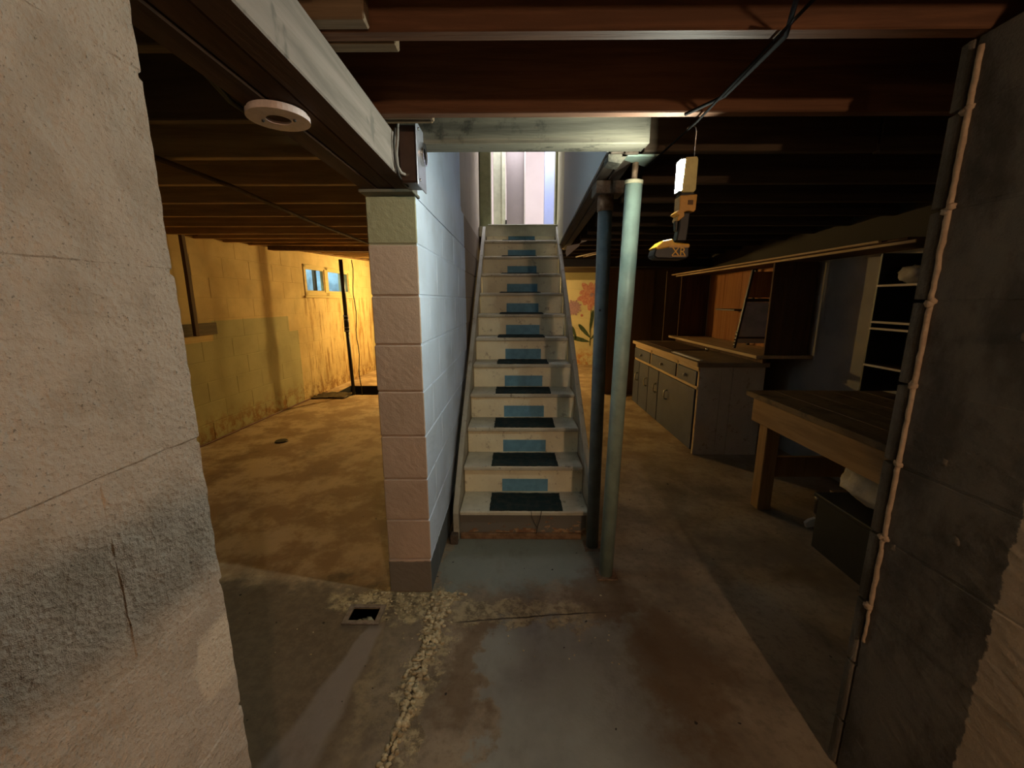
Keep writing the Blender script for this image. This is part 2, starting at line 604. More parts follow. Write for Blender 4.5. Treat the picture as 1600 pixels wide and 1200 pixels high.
def carpet_mat():
    k = NT('dark_green_carpet_pile')
    p = k.pos()
    n = k.noise(p, 420, 2)
    c = k.mix(k.ss(k.noise(p, 22, 5), 0.4, 0.65), (0.022, 0.040, 0.040), (0.045, 0.052, 0.045))
    c = k.mix(k.mul(k.ss(n, 0.45, 0.65), 0.6), c, (0.015, 0.02, 0.02))
    return k.done(c, 1.0, n, 0.004, spec=0.05)


M_carpet = carpet_mat()
M_caburg = speckle('blue_grey_cabinet_paint', (0.060, 0.072, 0.110), (0.046, 0.056, 0.088), 5, 0.5, 60, 0.001)
M_cabend = step_paint('stained_cream_plywood', (0.55, 0.47, 0.35), (0.47, 0.39, 0.28), (0.24, 0.15, 0.07))
M_strip = wood('pale_edge_strip_wood', (0.55, 0.40, 0.24), (0.42, 0.30, 0.17), 'y')
M_worktop = speckle('dusty_brown_worktop', (0.26, 0.19, 0.12), (0.19, 0.135, 0.085), 6, 0.55, 60, 0.001)
M_hutch = wood('glow_tinted_hutch_wood', (0.36, 0.16, 0.06), (0.25, 0.10, 0.035), 'z')  # orange light on the hutch back painted into the wood colour
M_hutchd = wood('dark_brown_hutch_wood', (0.11, 0.055, 0.03), (0.065, 0.035, 0.02), 'z')
M_bench = wood('bench_pine', (0.28, 0.165, 0.075), (0.20, 0.115, 0.05), 'y')
M_bencht = wood('worn_bench_top', (0.17, 0.11, 0.058), (0.11, 0.068, 0.036), 'y', dirt=(0.06, 0.04, 0.025))
M_leg = wood('bench_leg_pine', (0.30, 0.175, 0.08), (0.21, 0.12, 0.05), 'z')
M_prop = wood('dark_prop_wood', (0.14, 0.08, 0.035), (0.08, 0.045, 0.02), 'z')
M_board = wood('dark_backing_board', (0.16, 0.12, 0.07), (0.10, 0.075, 0.045), 'y')
M_ledger = wood('brown_ledger_wood', (0.22, 0.125, 0.05), (0.13, 0.07, 0.03), 'y')
M_frame = wood('yellow_painted_window_frame', (0.66, 0.53, 0.25), (0.56, 0.43, 0.19), 'y')
M_cloth = speckle('grubby_white_cloth', (0.38, 0.34, 0.30), (0.28, 0.25, 0.21), 6, 0.9, 30, 0.004)
M_paper = speckle('white_paper_scrap', (0.70, 0.68, 0.64), (0.6, 0.58, 0.54), 6, 0.9, 30, 0.001)
M_card = speckle('brown_cardboard', (0.17, 0.11, 0.06), (0.13, 0.08, 0.045), 6, 0.9, 30, 0.001)
M_boxbrown = speckle('brown_enamel_box', (0.085, 0.055, 0.045), (0.065, 0.042, 0.035), 10, 0.45, 60, 0.001)
M_cable = plain('grey_cable_sheath', (0.20, 0.18, 0.16), 0.6)
M_cabled = plain('dark_cable_sheath', (0.025, 0.021, 0.017), 0.7)
M_well = speckle('pale_window_well_wall', (0.55, 0.60, 0.62), (0.35, 0.38, 0.40), 5, 0.8, 30, 0.004)
M_pit = plain('black_pit_lining', (0.02, 0.018, 0.015), 0.8)

gl = NT('window_glass')
gl.b.inputs['Transmission Weight'].default_value = 1.0
gl.b.inputs['IOR'].default_value = 1.02
M_glass = gl.done((0.92, 0.97, 1.0), 0.03)
M_mirror = speckle('dusty_dark_glass', (0.50, 0.50, 0.47), (0.38, 0.38, 0.36), 8, 0.4, 60, 0.0005, spec=0.4)


# ---------------------------------------------------------------- floor (with the drain and the sump openings)
def slab_with_holes(xs, ys, z0, z1, holes):
    mb = MB()
    for i in range(len(xs) - 1):
        for j in range(len(ys) - 1):
            cx, cy = (xs[i] + xs[i + 1]) / 2, (ys[j] + ys[j + 1]) / 2
            if any(h[0] < cx < h[1] and h[2] < cy < h[3] for h in holes):
                continue
            mb.box(xs[i], xs[i + 1], ys[j], ys[j + 1], z0, z1)
    return mb


DR = (-0.735, -0.615, 1.56, 1.635)
SU = (-2.72, -2.05, 5.95, 6.62)
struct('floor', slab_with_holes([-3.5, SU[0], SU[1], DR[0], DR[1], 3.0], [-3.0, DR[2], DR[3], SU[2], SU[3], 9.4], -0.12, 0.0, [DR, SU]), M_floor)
struct('floor_pit', MB().box(SU[0], SU[1], SU[2], SU[3], -0.6, -0.58)
       .box(SU[0] + .001, SU[0] + .012, SU[2] + .001, SU[3] - .001, -0.58, -0.002).box(SU[1] - .012, SU[1] - .001, SU[2] + .001, SU[3] - .001, -0.58, -0.002)
       .box(SU[0] + .012, SU[1] - .012, SU[2] + .001, SU[2] + .012, -0.58, -0.002).box(SU[0] + .012, SU[1] - .012, SU[3] - .012, SU[3] - .001, -0.58, -0.002), M_pit)

# ---------------------------------------------------------------- ceiling: deck with a stair opening, joists as its pieces
HX0, HX1, HY0, HY1 = -0.43, 0.46, 1.70, 4.74
ceil = struct('ceiling', slab_with_holes([-3.15, HX0, HX1, 3.0], [-3.0, HY0, HY1, 9.3], 2.126, 2.155, [(HX0, HX1, HY0, HY1)]), M_sub)
JZ = 1.926
JM = {}


def joist(x0, x1, y, mat, w=0.036, h=0.198, dz=0.0):
    key = (round(x1 - x0, 3), w, h, mat.name)
    if key not in JM:
        me = MB().box(0, x1 - x0, 0, w, 0, h, 0.003).mesh('joist')
        me.materials.append(mat)
        JM[key] = me
    o = bpy.data.objects.new('joist', JM[key])
    COL.objects.link(o)
    o.parent = ceil
    o.location = (x0, y, JZ + dz)
    return o


def left_joist(y):
    # the left room's floor sags less towards the window end
    dz = max(0.0, (y - 3.6) * 0.045)
    joist(-3.03, -0.605, y, M_joistl, h=0.198 - dz, dz=dz)


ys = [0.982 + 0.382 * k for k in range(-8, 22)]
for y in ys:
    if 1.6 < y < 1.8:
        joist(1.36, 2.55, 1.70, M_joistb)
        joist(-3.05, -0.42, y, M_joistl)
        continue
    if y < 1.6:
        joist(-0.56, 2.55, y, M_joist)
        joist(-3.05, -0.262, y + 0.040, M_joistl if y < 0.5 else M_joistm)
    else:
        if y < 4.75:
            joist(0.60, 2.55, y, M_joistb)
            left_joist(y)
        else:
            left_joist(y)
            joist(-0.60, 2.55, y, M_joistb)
joist(-0.48, -0.302, 0.942, M_endwood, h=0.06)
joist(-0.48, -0.318, 0.925, M_endwood, h=0.10, dz=0.062)
joist(-0.44, -0.255, 1.398, M_endwood, h=0.02, w=0.03)

# pale strips on the underside of two joists are their lower faces in lamplight; the header stands behind them
hd = part('header_beam', MB().box(-0.42, 0.475, 1.615, 1.662, JZ, 2.125, 0.003), M_header)
tag(hd, 'grey stained wooden header crossing over the foot of the stairs', 'beam')
part('header_board', MB().box(-0.42, 0.475, 1.664, 1.712, JZ + 0.004, 2.125, 0.003), M_header, hd)
part('note_tag', MB().box(-0.098, -0.086, 1.6125, 1.6148, 2.016, 2.029), M_yellow, hd, 'small yellow square tag')
tr = Matrix.Translation((0.353, 1.715, 0)) @ Matrix.Rotation(-math.atan2(0.102, 3.03), 4, 'Z')
t = part('trimmer_beam', MB().box(0.006, 0.056, 0.0, 3.05, JZ, 2.125, 0.003, tr), M_trimmer)
tag(t, 'dark doubled trimmer running back along the right of the stair opening', 'beam')
part('trimmer_ply', MB().box(0.060, 0.112, 0.0, 3.05, JZ - 0.004, 2.125, 0.003, tr), M_trimmer, t)
hx = part('splintered_block', MB().prism([(0.352, 1.90), (0.40, 1.892), (0.43, 1.925), (0.352, 1.925)], 1.72, 1.80, 'y'), M_header)
tag(hx, 'small splintered wood wedge under the trimmer beside the post plate', 'wedge')
b2 = part('header_extension', MB().box(0.482, 1.35, 1.700, 1.735, JZ + 0.002, 2.125, 0.003), M_joistb)  # darkened wood paints the shade beyond the work light's reach
tag(b2, 'dark header continuation right of the post plate', 'beam')

# main beam over the opening, three plies
bt = thing('main_beam', 'long built-up beam with whitewashed side resting on the block pier', 'beam', (-0.5, 0.6, 1.797))
for i, (a, b) in enumerate(((-0.596, -0.534), (-0.531, -0.469), (-0.466, -0.402))):
    part('beam_ply', MB().box(a, b, -2.6, 1.80, 1.797 + (0.003 if i == 1 else 0), 1.922, 0.003), M_beam, bt)
part('bearing_plate', MB().box(-0.605, -0.395, 1.69, 1.81, 1.786, 1.797, 0.002), M_header, bt, 'thin grey bearing strip on top of the pier')

# ---------------------------------------------------------------- block walls
BH, BL = 0.2032, 0.4064
BM = {}


def detailed(bm, amp, cut):
    bmesh.ops.subdivide_edges(bm, edges=list(bm.edges), cuts=cut, use_grid_fill=True)


def block_mesh(w, h, th, mat, bev=0.006, detail=0, seed=0, amp=0.0018):
    key = (round(w, 3), round(h, 3), round(th, 3), mat.name, detail, seed)
    if key in BM:
        return BM[key]
    bm = bmesh.new()
    bmesh.ops.create_cube(bm, size=1)
    for v in bm.verts:
        v.co = Vector((v.co.x * w, v.co.y * th, v.co.z * h))
    bmesh.ops.bevel(bm, geom=list(bm.edges), offset=min(bev, 0.3 * w), segments=1, affect='EDGES')
    if detail:
        big = [e for e in bm.edges if e.calc_length() > 0.05]
        bmesh.ops.subdivide_edges(bm, edges=big, cuts=detail, use_grid_fill=True)
        for v in bm.verts:
            q = v.co * 55 + Vector((seed * 7.1, 3.3, 1.7))
            v.co += Vector((mnoise.noise(q), mnoise.noise(q + Vector((9, 0, 0))), mnoise.noise(q + Vector((0, 9, 0))))) * amp
    me = bpy.data.meshes.new('concrete_block')
    bm.to_mesh(me)
    bm.free()
    me.materials.append(mat)
    BM[key] = me
    return me


def block_wall(name, p0, p1, th, z0, z1, mat, joint0=0.178, offs=(0.0, 0.2032), holes=(), detail=0, detail_len=0.0, endfrom=1, label=None, amp=0.0018, JT=0.007, rec=0.0032):
    """wall whose face runs p0 -> p1 (plan); the body lies to the LEFT of that direction. blocks counted from p1 when endfrom=1"""
    a, b = Vector((*p0, 0)), Vector((*p1, 0))
    L = (b - a).length
    u = (b - a) / L
    nrm = Vector((-u.y, u.x, 0))
    ang = math.atan2(u.y, u.x)
    M = Matrix.Translation(a) @ Matrix.Rotation(ang, 4, 'Z')
    core = MB()
    us = sorted({0.006, L - 0.006, *[h[0] for h in holes], *[h[1] for h in holes]})
    zs = sorted({z0, z1 - 0.004, *[h[2] for h in holes], *[h[3] for h in holes]})
    for i in range(len(us) - 1):
        for j in range(len(zs) - 1):
            cu, cz = (us[i] + us[i + 1]) / 2, (zs[j] + zs[j + 1]) / 2
            if any(h[0] < cu < h[1] and h[2] < cz < h[3] for h in holes):
                continue
            core.box(us[i], us[i + 1], rec, th - rec, zs[j], zs[j + 1], 0, M)
    w = struct(name, core, mat, label)
    # courses
    lv = []
    z = joint0
    while z > z0 + 0.02:
        z -= BH
    lv = [z]
    while lv[-1] < z1 - 0.03:
        lv.append(lv[-1] + BH)
    row = 0
    for j in range(len(lv) - 1):
        c0, c1 = max(lv[j], z0) + (JT / 2 if lv[j] > z0 else 0), min(lv[j + 1], z1) - JT / 2
        if c1 - c0 < 0.03:
            continue
        off = offs[j % len(offs)]
        cuts = [0.0]
        s = off if off > 0.02 else BL
        while s < L - 0.02:
            cuts.append(s)
            s += BL
        cuts.append(L)
        if endfrom:
            cuts = [L - q for q in cuts][::-1]
        for i in range(len(cuts) - 1):
            segs = [(cuts[i], cuts[i + 1])]
            for h in holes:
                ns = []
                for (s0, s1) in segs:
                    if c1 <= h[2] + 0.02 or c0 >= h[3] - 0.02 or s1 <= h[0] or s0 >= h[1]:
                        ns.append((s0, s1))
                    else:
                        if s0 < h[0] - 0.03:
                            ns.append((s0, h[0]))
                        if s1 > h[1] + 0.03:
                            ns.append((h[1], s1))
                segs = ns
            for (s0, s1) in segs:
                s0_, s1_ = s0 + (JT / 2 if s0 > 0.001 else 0), s1 - (JT / 2 if s1 < L - 0.001 else 0)
                wd = s1_ - s0_
                if wd < 0.02:
                    continue
                near = detail and ((L - s0 if endfrom else s1) < detail_len)
                me = block_mesh(wd, c1 - c0, th, mat, 0.0035, detail if near else 0, (j * 3 + i) % 5 if near else 0, amp)
                o = bpy.data.objects.new('concrete_block', me)
                COL.objects.link(o)
                o.parent = w
                o.matrix_local = M @ Matrix.Translation(((s0_ + s1_) / 2, th / 2 + random.uniform(-0.0012, 0.0012), (c0 + c1) / 2))
    return w


# near wall on the left of the viewer (its face looks right)
block_wall('wall_near_left', (-0.4, -2.7), (-0.4, 0.497), 0.2, 0, 1.795, M_near, 0.192, (0.4064, 0.4064, 0.4064, 0.4064, 0.4064, 0.135, 0.4064, 0.4064, 0.4064, 0.4064), detail=14, detail_len=0.5, JT=0.004, rec=0.0012)
# pier and stair wall: front end at y=1.745
block_wall('wall_stair_left', (-0.4, 1.745), (-0.4, 5.0), 0.2, 0, 1.786, M_pier, 0.178, (0.2032, 0.0), endfrom=0, detail=10, detail_len=0.42, amp=0.0009)
struct('wall_stair_upper_left', MB().box(-0.6, -0.404, 1.812, 5.0, 1.788, 2.05, 0.001).box(-0.6, -0.407, 1.812, 5.0, 2.05, 4.4, 0.001), M_pier)
# dark wall end on the right of the viewer
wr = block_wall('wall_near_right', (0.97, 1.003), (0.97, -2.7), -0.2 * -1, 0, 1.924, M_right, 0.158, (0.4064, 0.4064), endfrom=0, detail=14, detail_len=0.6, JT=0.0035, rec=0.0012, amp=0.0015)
rib = MB()
zz = 0.30
levels = [0.158 + BH * k for k in range(0, 9)]
prev = 0.45
for z_ in [l for l in levels if l > 0.5] + [1.90]:
    n = 14
    pts = []
    for i in range(n + 1):
        q = prev + (z_ - prev) * i / n
        pts.append((0.967 + 0.003 * mnoise.noise(Vector((q * 40, 1, 2))), 0.990 + 0.003 * mnoise.noise(Vector((q * 30, 5, 2))), q))
    wd = 0.0068 if z_ > 0.6 else 0.0045
    rib.tube(pts, [wd * (0.8 + 0.35 * abs(mnoise.noise(Vector((p[2] * 50, 8, 1))))) for p in pts], 8)
    prev = z_
r_ = part('bare_edge', rib, M_rib, wr, 'pale bare mortar bead along the dark corner')
rim = MB()
for k in range(len(levels) + 1):
    a = (levels[k - 1] if k else 0.0) + 0.004
    b = (levels[k] if k < len(levels) else 1.924) - 0.004
    if b - a < 0.03:
        continue
    rim.prism([(0.968, 1.006), (0.964, 1.014), (0.969, 1.036), (1.165, 1.046), (1.165, 1.006)], a, b, 'z', bev=0.002)
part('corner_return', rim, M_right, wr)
kn = MB()
for z_ in levels:
    if z_ > 0.5:
        for q in range(3):
            kn.ball((0.967 + random.uniform(-.003, .002), 0.990 + random.uniform(-.006, .010), z_ + random.uniform(-.008, .008)), 0.0085, 2, (1, 1.1, 1), 0.5)
part('mortar_lumps', kn, M_rib, wr)
kn = MB()
for (yy, zq) in ((0.89, 1.02), (0.83, 0.86), (0.80, 1.31), (0.975, 0.75), (0.965, 0.757)):
    kn.ball((0.970, yy, zq), 0.009, 2, (0.5, 1, 1.2), 0.6)
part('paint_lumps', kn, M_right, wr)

# left room outer wall (slightly out of square), window opening
LWa, LWb = (-2.79, 8.9), (-3.22, 0.2)
Lw = math.dist(LWa, LWb)


def lw_u(y):           # distance along from LWa for a given y
    return (LWa[1] - y) / (LWa[1] - LWb[1]) * Lw


def lw_x(y):
    return LWa[0] + (LWb[0] - LWa[0]) * (LWa[1] - y) / (LWa[1] - LWb[1])


WU0, WU1, WZ0, WZ1 = lw_u(7.30), lw_u(5.86), 1.44, 1.87
block_wall('wall_left', LWb, LWa, 0.2, 0, 2.12, M_left, 0.178, (0.10, 0.303), holes=[(Lw - WU1, Lw - WU0, WZ0, WZ1)], endfrom=0, JT=0.005, rec=0.0018)
struct('wall_left_near', MB().box(-3.42, -3.22, -2.9, 0.2, 0, 2.12), M_left)
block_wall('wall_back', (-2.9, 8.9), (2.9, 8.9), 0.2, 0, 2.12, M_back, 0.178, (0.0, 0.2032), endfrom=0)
block_wall('wall_partition', (1.2, 6.10), (2.6, 6.10), 0.2, 0, 1.95, M_brown, 0.178, (0.0, 0.2032), endfrom=0)
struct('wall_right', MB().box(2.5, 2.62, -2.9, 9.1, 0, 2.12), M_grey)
struct('wall_behind', MB().box(-3.42, 2.62, -2.95, -2.8, 0, 2.12), M_brown)

# painted flowers on the far wall
mural_red = speckle('faded_rose_mural_paint', (0.45, 0.17, 0.14), (0.55, 0.30, 0.22), 25, 0.8, 60, 0.001)
mural_pur = speckle('faded_mauve_mural_paint', (0.28, 0.17, 0.22), (0.40, 0.25, 0.27), 25, 0.8, 60, 0.001)
mural_grn = speckle('dark_green_mural_paint', (0.035, 0.06, 0.03), (0.07, 0.10, 0.05), 25, 0.8, 60, 0.001)
wb = bpy.data.objects['wall_back']


def petal(mb, cx, cz, ang, ln, wd, y=8.893):
    n0 = len(mb.v)
    pts = [(0, 0.15), (0.35, 0.8), (0.7, 1.0), (0.92, 0.6), (1.0, 0.0), (0.92, -0.6), (0.7, -1.0), (0.35, -0.8), (0, -0.15)]
    P = []
    for (a, b) in pts:
        x = a * ln * math.cos(ang) - b * wd / 2 * math.sin(ang)
        z = a * ln * math.sin(ang) + b * wd / 2 * math.cos(ang)
        P.append((cx + x, cz + z))
    mb.prism(P, y, y + 0.004, 'y')


m = MB()
for k in range(11):
    petal(m, 1.60, 1.48, k * 2 * math.pi / 11, 0.27 if k % 2 else 0.33, 0.12, 8.889 - 0.0004 * k)
part('painted_red_flower', m, mural_red, wb, 'rose red painted flower')
part('painted_flower_centre', MB().ball((1.60, 8.888, 1.48), 0.05, 2, (1, 0.08, 1)), mural_pur, wb)
m = MB()
for k in range(16):
    petal(m, 1.22, 1.22, k * 2 * math.pi / 16, 0.18 if k % 2 else 0.15, 0.05, 8.889 - 0.0003 * k)
part('painted_mauve_flower', m, mural_pur, wb, 'mauve painted thistle-like flower')
m = MB()
for (cx, cz, an, ln, wd) in ((1.58, 0.70, 1.45, 0.48, 0.07), (1.60, 0.58, 2.3, 0.40, 0.09), (1.58, 0.50, 2.9, 0.42, 0.10), (1.60, 0.55, 0.8, 0.3, 0.07), (1.30, 0.55, 1.9, 0.3, 0.06)):
    petal(m, cx, cz, an, ln, wd)
m.box(1.585, 1.60, 8.889, 8.893, 0.42, 1.2)
part('painted_leaves', m, mural_grn, wb, 'dark green painted leaves and stem')
m = MB()
for (cx, cz, r) in ((1.42, 1.36, 0.035), (1.40, 1.06, 0.03), (1.36, 1.52, 0.03)):
    m.ball((cx, 8.889, cz), r, 2, (1, 0.08, 1))
part('painted_dots', m, mural_red, wb)

# window 1 in the left wall
a = Vector((*LWb, 0))
u = (Vector((*LWa, 0)) - a).normalized()
WM = Matrix.Translation(a) @ Matrix.Rotation(math.atan2(u.y, u.x), 4, 'Z')
w0, w1 = Lw - WU1, Lw - WU0
fr = MB()
d0, d1 = 0.000, 0.06
fr.box(w0, w1, -0.012, d1, WZ0, WZ0 + 0.055, 0.004, WM).box(w0, w1, -0.012, d1, WZ1 - 0.045, WZ1, 0.004, WM)
fr.box(w0, w0 + 0.06, -0.012, d1, WZ0, WZ1, 0.004, WM).box(w1 - 0.06, w1, -0.012, d1, WZ0, WZ1, 0.004, WM)
fr.box(w0 + 0.57, w0 + 0.68, -0.012, d1, WZ0, WZ1, 0.004, WM)
win = struct('window_1', fr, M_frame)
for (p, q) in ((w0 + 0.06, w0 + 0.57), (w0 + 0.68, w1 - 0.06)):
    s_ = part('sash', MB().box(p, q, 0.0, 0.03, WZ0 + 0.055, WZ0 + 0.075, 0.002, WM).box(p, q, 0.0, 0.03, WZ1 - 0.065, WZ1 - 0.045, 0.002, WM)
              .box(p, p + 0.02, 0.0, 0.03, WZ0 + 0.07, WZ1 - 0.06, 0.002, WM).box(q - 0.02, q, 0.0, 0.03, WZ0 + 0.07, WZ1 - 0.06, 0.002, WM), M_frame, win)
    part('pane', MB().box(p + 0.015, q - 0.015, 0.012, 0.016, WZ0 + 0.07, WZ1 - 0.06, 0, WM), M_glass, s_)
part('window_sill', MB().box(w0 - 0.03, w1 + 0.03, -0.03, 0.10, WZ0 - 0.03, WZ0, 0.004, WM), M_frame, win)
struct('wall_window_well', MB().box(w0 - 0.3, w1 + 0.3, 0.75, 0.80, 1.0, 2.3, 0, WM).box(w0 - 0.3, w0 - 0.25, 0.2, 0.8, 1.0, 2.3, 0, WM)
       .box(w1 + 0.25, w1 + 0.3, 0.2, 0.8, 1.0, 2.3, 0, WM).box(w0 - 0.3, w1 + 0.3, 0.2, 0.8, 0.95, 1.0, 0, WM), M_well)
for (a_, q_) in ((w0 + 0.36, 'left'), (w0 + 0.95, 'right')):
    sn = part('garden_stake', MB().box(a_, a_ + 0.06, 0.35, 0.39, 1.0, 2.1, 0, WM), M_prop)
    tag(sn, 'dark stake standing outside behind the %s pane of the basement window' % q_, 'stake')

# ---------------------------------------------------------------- stairwell above, hall upstairs
struct('wall_stair_upper_front', MB().box(-0.45, 0.6, 1.66, 1.70, 2.13, 4.4), M_plaster)
struct('wall_stair_upper_right', MB().box(-0.006, 0.003, 0.0, 3.2, JZ + 0.01, 4.4, 0, tr).box(0.003, 0.11, 0.0, 3.2, 2.16, 4.4, 0, tr), M_plastergrey)
struct('ceiling_stairwell', MB().box(-0.6, 0.62, 1.66, 4.95, 4.4, 4.45), M_plaster)
struct('floor_landing', MB().box(-0.40, 0.46, 4.72, 4.90, 2.06, 2.165).box(-1.6, 2.4, 4.90, 7.7, 2.06, 2.165), M_cream)
struct('wall_hall_left', MB().box(-1.6, -1.5, 4.9, 7.6, 2.165, 4.5), M_hallwall)
struct('wall_hall_back', MB().box(-1.6, 2.4, 7.5, 7.6, 2.165, 4.5), M_hallwall)
struct('wall_hall_right', MB().box(2.3, 2.4, 4.9, 7.6, 2.165, 4.5), M_hallwall)
struct('ceiling_hall', MB().box(-1.6, 2.4, 4.9, 7.6, 4.5, 4.55), M_hallwall)
struct('wall_hall_front', MB().box(-1.6, -0.40, 4.9, 4.99, 2.165, 4.5).box(0.56, 2.4, 4.9, 4.99, 2.165, 4.5).box(-0.40, 0.56, 4.9, 4.99, 4.22, 4.5), M_plaster)
d1 = struct('door_1', MB().box(-0.40, -0.278, 4.87, 5.0, 2.165, 4.25, 0.003).box(0.430, 0.56, 4.85, 5.0, 2.165, 4.25, 0.003).box(-0.278, 0.452, 4.87, 5.0, 4.2, 4.25, 0.003), M_olive)
part('threshold', MB().box(-0.30, 0.47, 4.70, 5.0, 2.165, 2.180, 0.003), M_cream, d1)
# open hall door seen edge on, casing, corner of the wall behind it
d2 = struct('door_2', MB().box(-0.27, -0.125, 5.25, 5.29, 2.165, 4.2, 0.003), M_cream)
part('casing_strip', MB().box(-0.17, -0.155, 5.235, 5.25, 2.165, 4.2, 0.002), M_cream, d2)
part('hinge', MB().box(-0.128, -0.112, 5.232, 5.25, 2.24, 2.32, 0.002), M_blackm, d2)
d3 = struct('door_3', MB().box(-0.118, 0.098, 5.45, 5.49, 2.165, 4.2, 0.003), M_door)
part('door_edge', MB().box(0.098, 0.112, 5.40, 5.49, 2.165, 4.2, 0.002), M_plaster, d3)
struct('trim_1', MB().box(0.36, 0.62, 5.62, 5.72, 2.165, 4.4, 0.003), speckle('pale_blue_trim_paint', (0.30, 0.34, 0.55), (0.27, 0.31, 0.5), 4, 0.6, 40, 0.001))

# ---------------------------------------------------------------- staircase
ST = thing('staircase', 'steep straight wooden staircase with cream risers rising to the hall door', 'staircase', (0.05, 2.22, 0))
RISE, RUN, NS = 2.165 / 12, 2.51 / 11.0, 12
XL, XR = -0.325, 0.425
for i in range(NS):
    y = 2.22 + i * RUN
    z = i * RISE
    bm_ = MB().box(XL + (0.002 if i else -0.002), XR - (0.002 if i else 0.012), y, y + 0.018, z + (0.0 if i else 0.012), z + RISE - 0.028, 0.001)
    rs = part('riser', bm_, M_peel if i == 0 else M_riser, ST, 'bottom riser with peeling grey paint' if i == 0 else None)
    if i < NS - 1:
        td = MB().box(XL, XR - (0.004 if i else 0.0), y - 0.028, y + RUN + 0.016, z + RISE - 0.027, z + RISE, 0.006)
        part('tread', td, M_tread, ST)
    if i >= 1:
        part('blue_patch', MB().box(-0.085, 0.205, y - 0.0018, y, z + 0.004, z + 0.088, 0.0004), M_bluepatch, rs, 'faded blue painted rectangle')
SL = RISE / RUN


def stringer(x0, x1, front):
    up = 0.085
    y0 = 2.22 - 0.045
    pts = [(y0, 0.012), (y0, 0.175), (2.22 - 0.02, RISE + up * 0.4), (2.22 + 0.3, RISE + up + 0.3 * SL - 0.01), (4.70, RISE + (4.70 - 2.22) * SL + up * 0.2), (4.70, (4.70 - 2.22) * SL - 0.18), (2.22 + 0.28, 0.012)]
    return MB().prism(pts, x0, x1, 'x', bev=0.002)


part('stringer', stringer(XL - 0.035, XL - 0.003, 0), M_string, ST)
part('stringer', stringer(XR + 0.002, XR + 0.036, 0), M_string, ST)
part('kick_strip', MB().box(XL + 0.002, XR - 0.04, 2.198, 2.22, 0.0, 0.035, 0.003), speckle('rotten_brown_kick_wood', (0.26, 0.15, 0.08), (0.15, 0.08, 0.04), 20, 0.8, 60, 0.003), ST)
part('foot_block', MB().box(XL - 0.05, XL - 0.006, 2.14, 2.19, 0, 0.06, 0.004), M_trimmer, ST)
part('paint_chip', MB().ball((0.437, 2.166, 0.075), 0.016, 2, (1.3, 0.5, 0.8), 0.5), M_paper, ST, 'flake of white paint')

ords = ['bottom', 'second', 'third', 'fourth', 'fifth', 'sixth', 'seventh', 'eighth', 'ninth', 'tenth', 'eleventh']
for i in range(11):
    random.seed(50 + i)
    y = 2.22 + i * RUN
    z = (i + 1) * RISE
    d = 0.218
    hw = 0.212 - 0.004 * i
    bm = bmesh.new()
    nx, ny = 24, 9
    cx = 0.062 - 0.003 * i + random.uniform(-.004, .004)
    grid = []
    for lay in (0, 1):
        g = []
        for a_ in range(nx + 1):
            for b_ in range(ny + 1):
                x = cx - hw + 2 * hw * a_ / nx
                yy = y - 0.020 + (d * b_ / ny)
                ed = (a_ in (0, nx)) or (b_ in (0, ny))
                j = mnoise.noise(Vector((x * 60, yy * 60, i))) * (0.006 if ed else 0)
                h = 0.0006 if lay == 0 else (0.011 + 0.002 * mnoise.noise(Vector((x * 30, yy * 30, i))) - (0.004 if ed else 0))
                g.append(bm.verts.new((x + j, yy + j, z + h)))
        grid.append(g)
    ix = lambda a_, b_: a_ * (ny + 1) + b_
    for a_ in range(nx):
        for b_ in range(ny):
            q = [ix(a_, b_), ix(a_ + 1, b_), ix(a_ + 1, b_ + 1), ix(a_, b_ + 1)]
            bm.faces.new([grid[1][k] for k in q])
            bm.faces.new([grid[0][k] for k in q[::-1]])
    per = [(a_, 0) for a_ in range(nx)] + [(nx, b_) for b_ in range(ny)] + [(a_, ny) for a_ in range(nx, 0, -1)] + [(0, b_) for b_ in range(ny, 0, -1)]
    for k in range(len(per)):
        p, q = per[k], per[(k + 1) % len(per)]
        bm.faces.new([grid[0][ix(*p)], grid[0][ix(*q)], grid[1][ix(*q)], grid[1][ix(*p)]])
    o = part('stair_mat', MB().addbm(bm), M_carpet, org=(cx, y, z))
    lab = 'dark green carpet mat on the %s step%s of the stairs' % (ords[i], '' if i == 0 else ' up')
    tag(o, lab, 'mat', 'carpet mats on the stair treads')
o = bpy.data.objects['stair_mat']
part('loose_thread', MB().tube([(0.09, 2.19, 0.185), (0.095, 2.185, 0.15), (0.11, 2.187, 0.11), (0.125, 2.19, 0.085)], 0.0016, 6)
     .tube([(0.15, 2.19, 0.186), (0.142, 2.186, 0.14), (0.128, 2.187, 0.09), (0.122, 2.19, 0.045)], 0.0022, 6), M_cabled, o, 'dark threads hanging over the nosing')

# ---------------------------------------------------------------- steel posts
P1 = thing('steel_post', 'pale mint-green steel post with screw top at the right of the stairs', 'post', (0.462, 1.885, 0))
part('tube', MB().tube([(0.462, 1.885, 0.006), (0.476, 1.80, 1.845)], 0.034, 28), M_mint, P1)
part('collar', MB().tube([(0.4755, 1.801, 1.838), (0.4760, 1.8, 1.852)], 0.0365, 28), speckle('cream_collar', (0.55, 0.50, 0.33), (0.45, 0.4, 0.26), 20, 0.5, 60, 0.001), P1, 'cream collar at the tube end')
part('screw_jack', MB().tube([(0.476, 1.80, 1.85), (0.477, 1.795, 1.922)], 0.012, 16), M_rust, P1, 'thin rusty threaded rod')
part('top_plate', MB().prism([(0.405, 1.72), (0.425, 1.765), (0.53, 1.85), (0.545, 1.72)], 1.917, 1.9245, 'z'), M_mint, P1)
part('base_plate', MB().box(0.41, 0.514, 1.835, 1.935, 0.0, 0.008, 0.002), M_rust, P1)
part('bolt_head', MB().ball((0.462, 1.818, 1.178), 0.008, 2), M_whitep, P1)
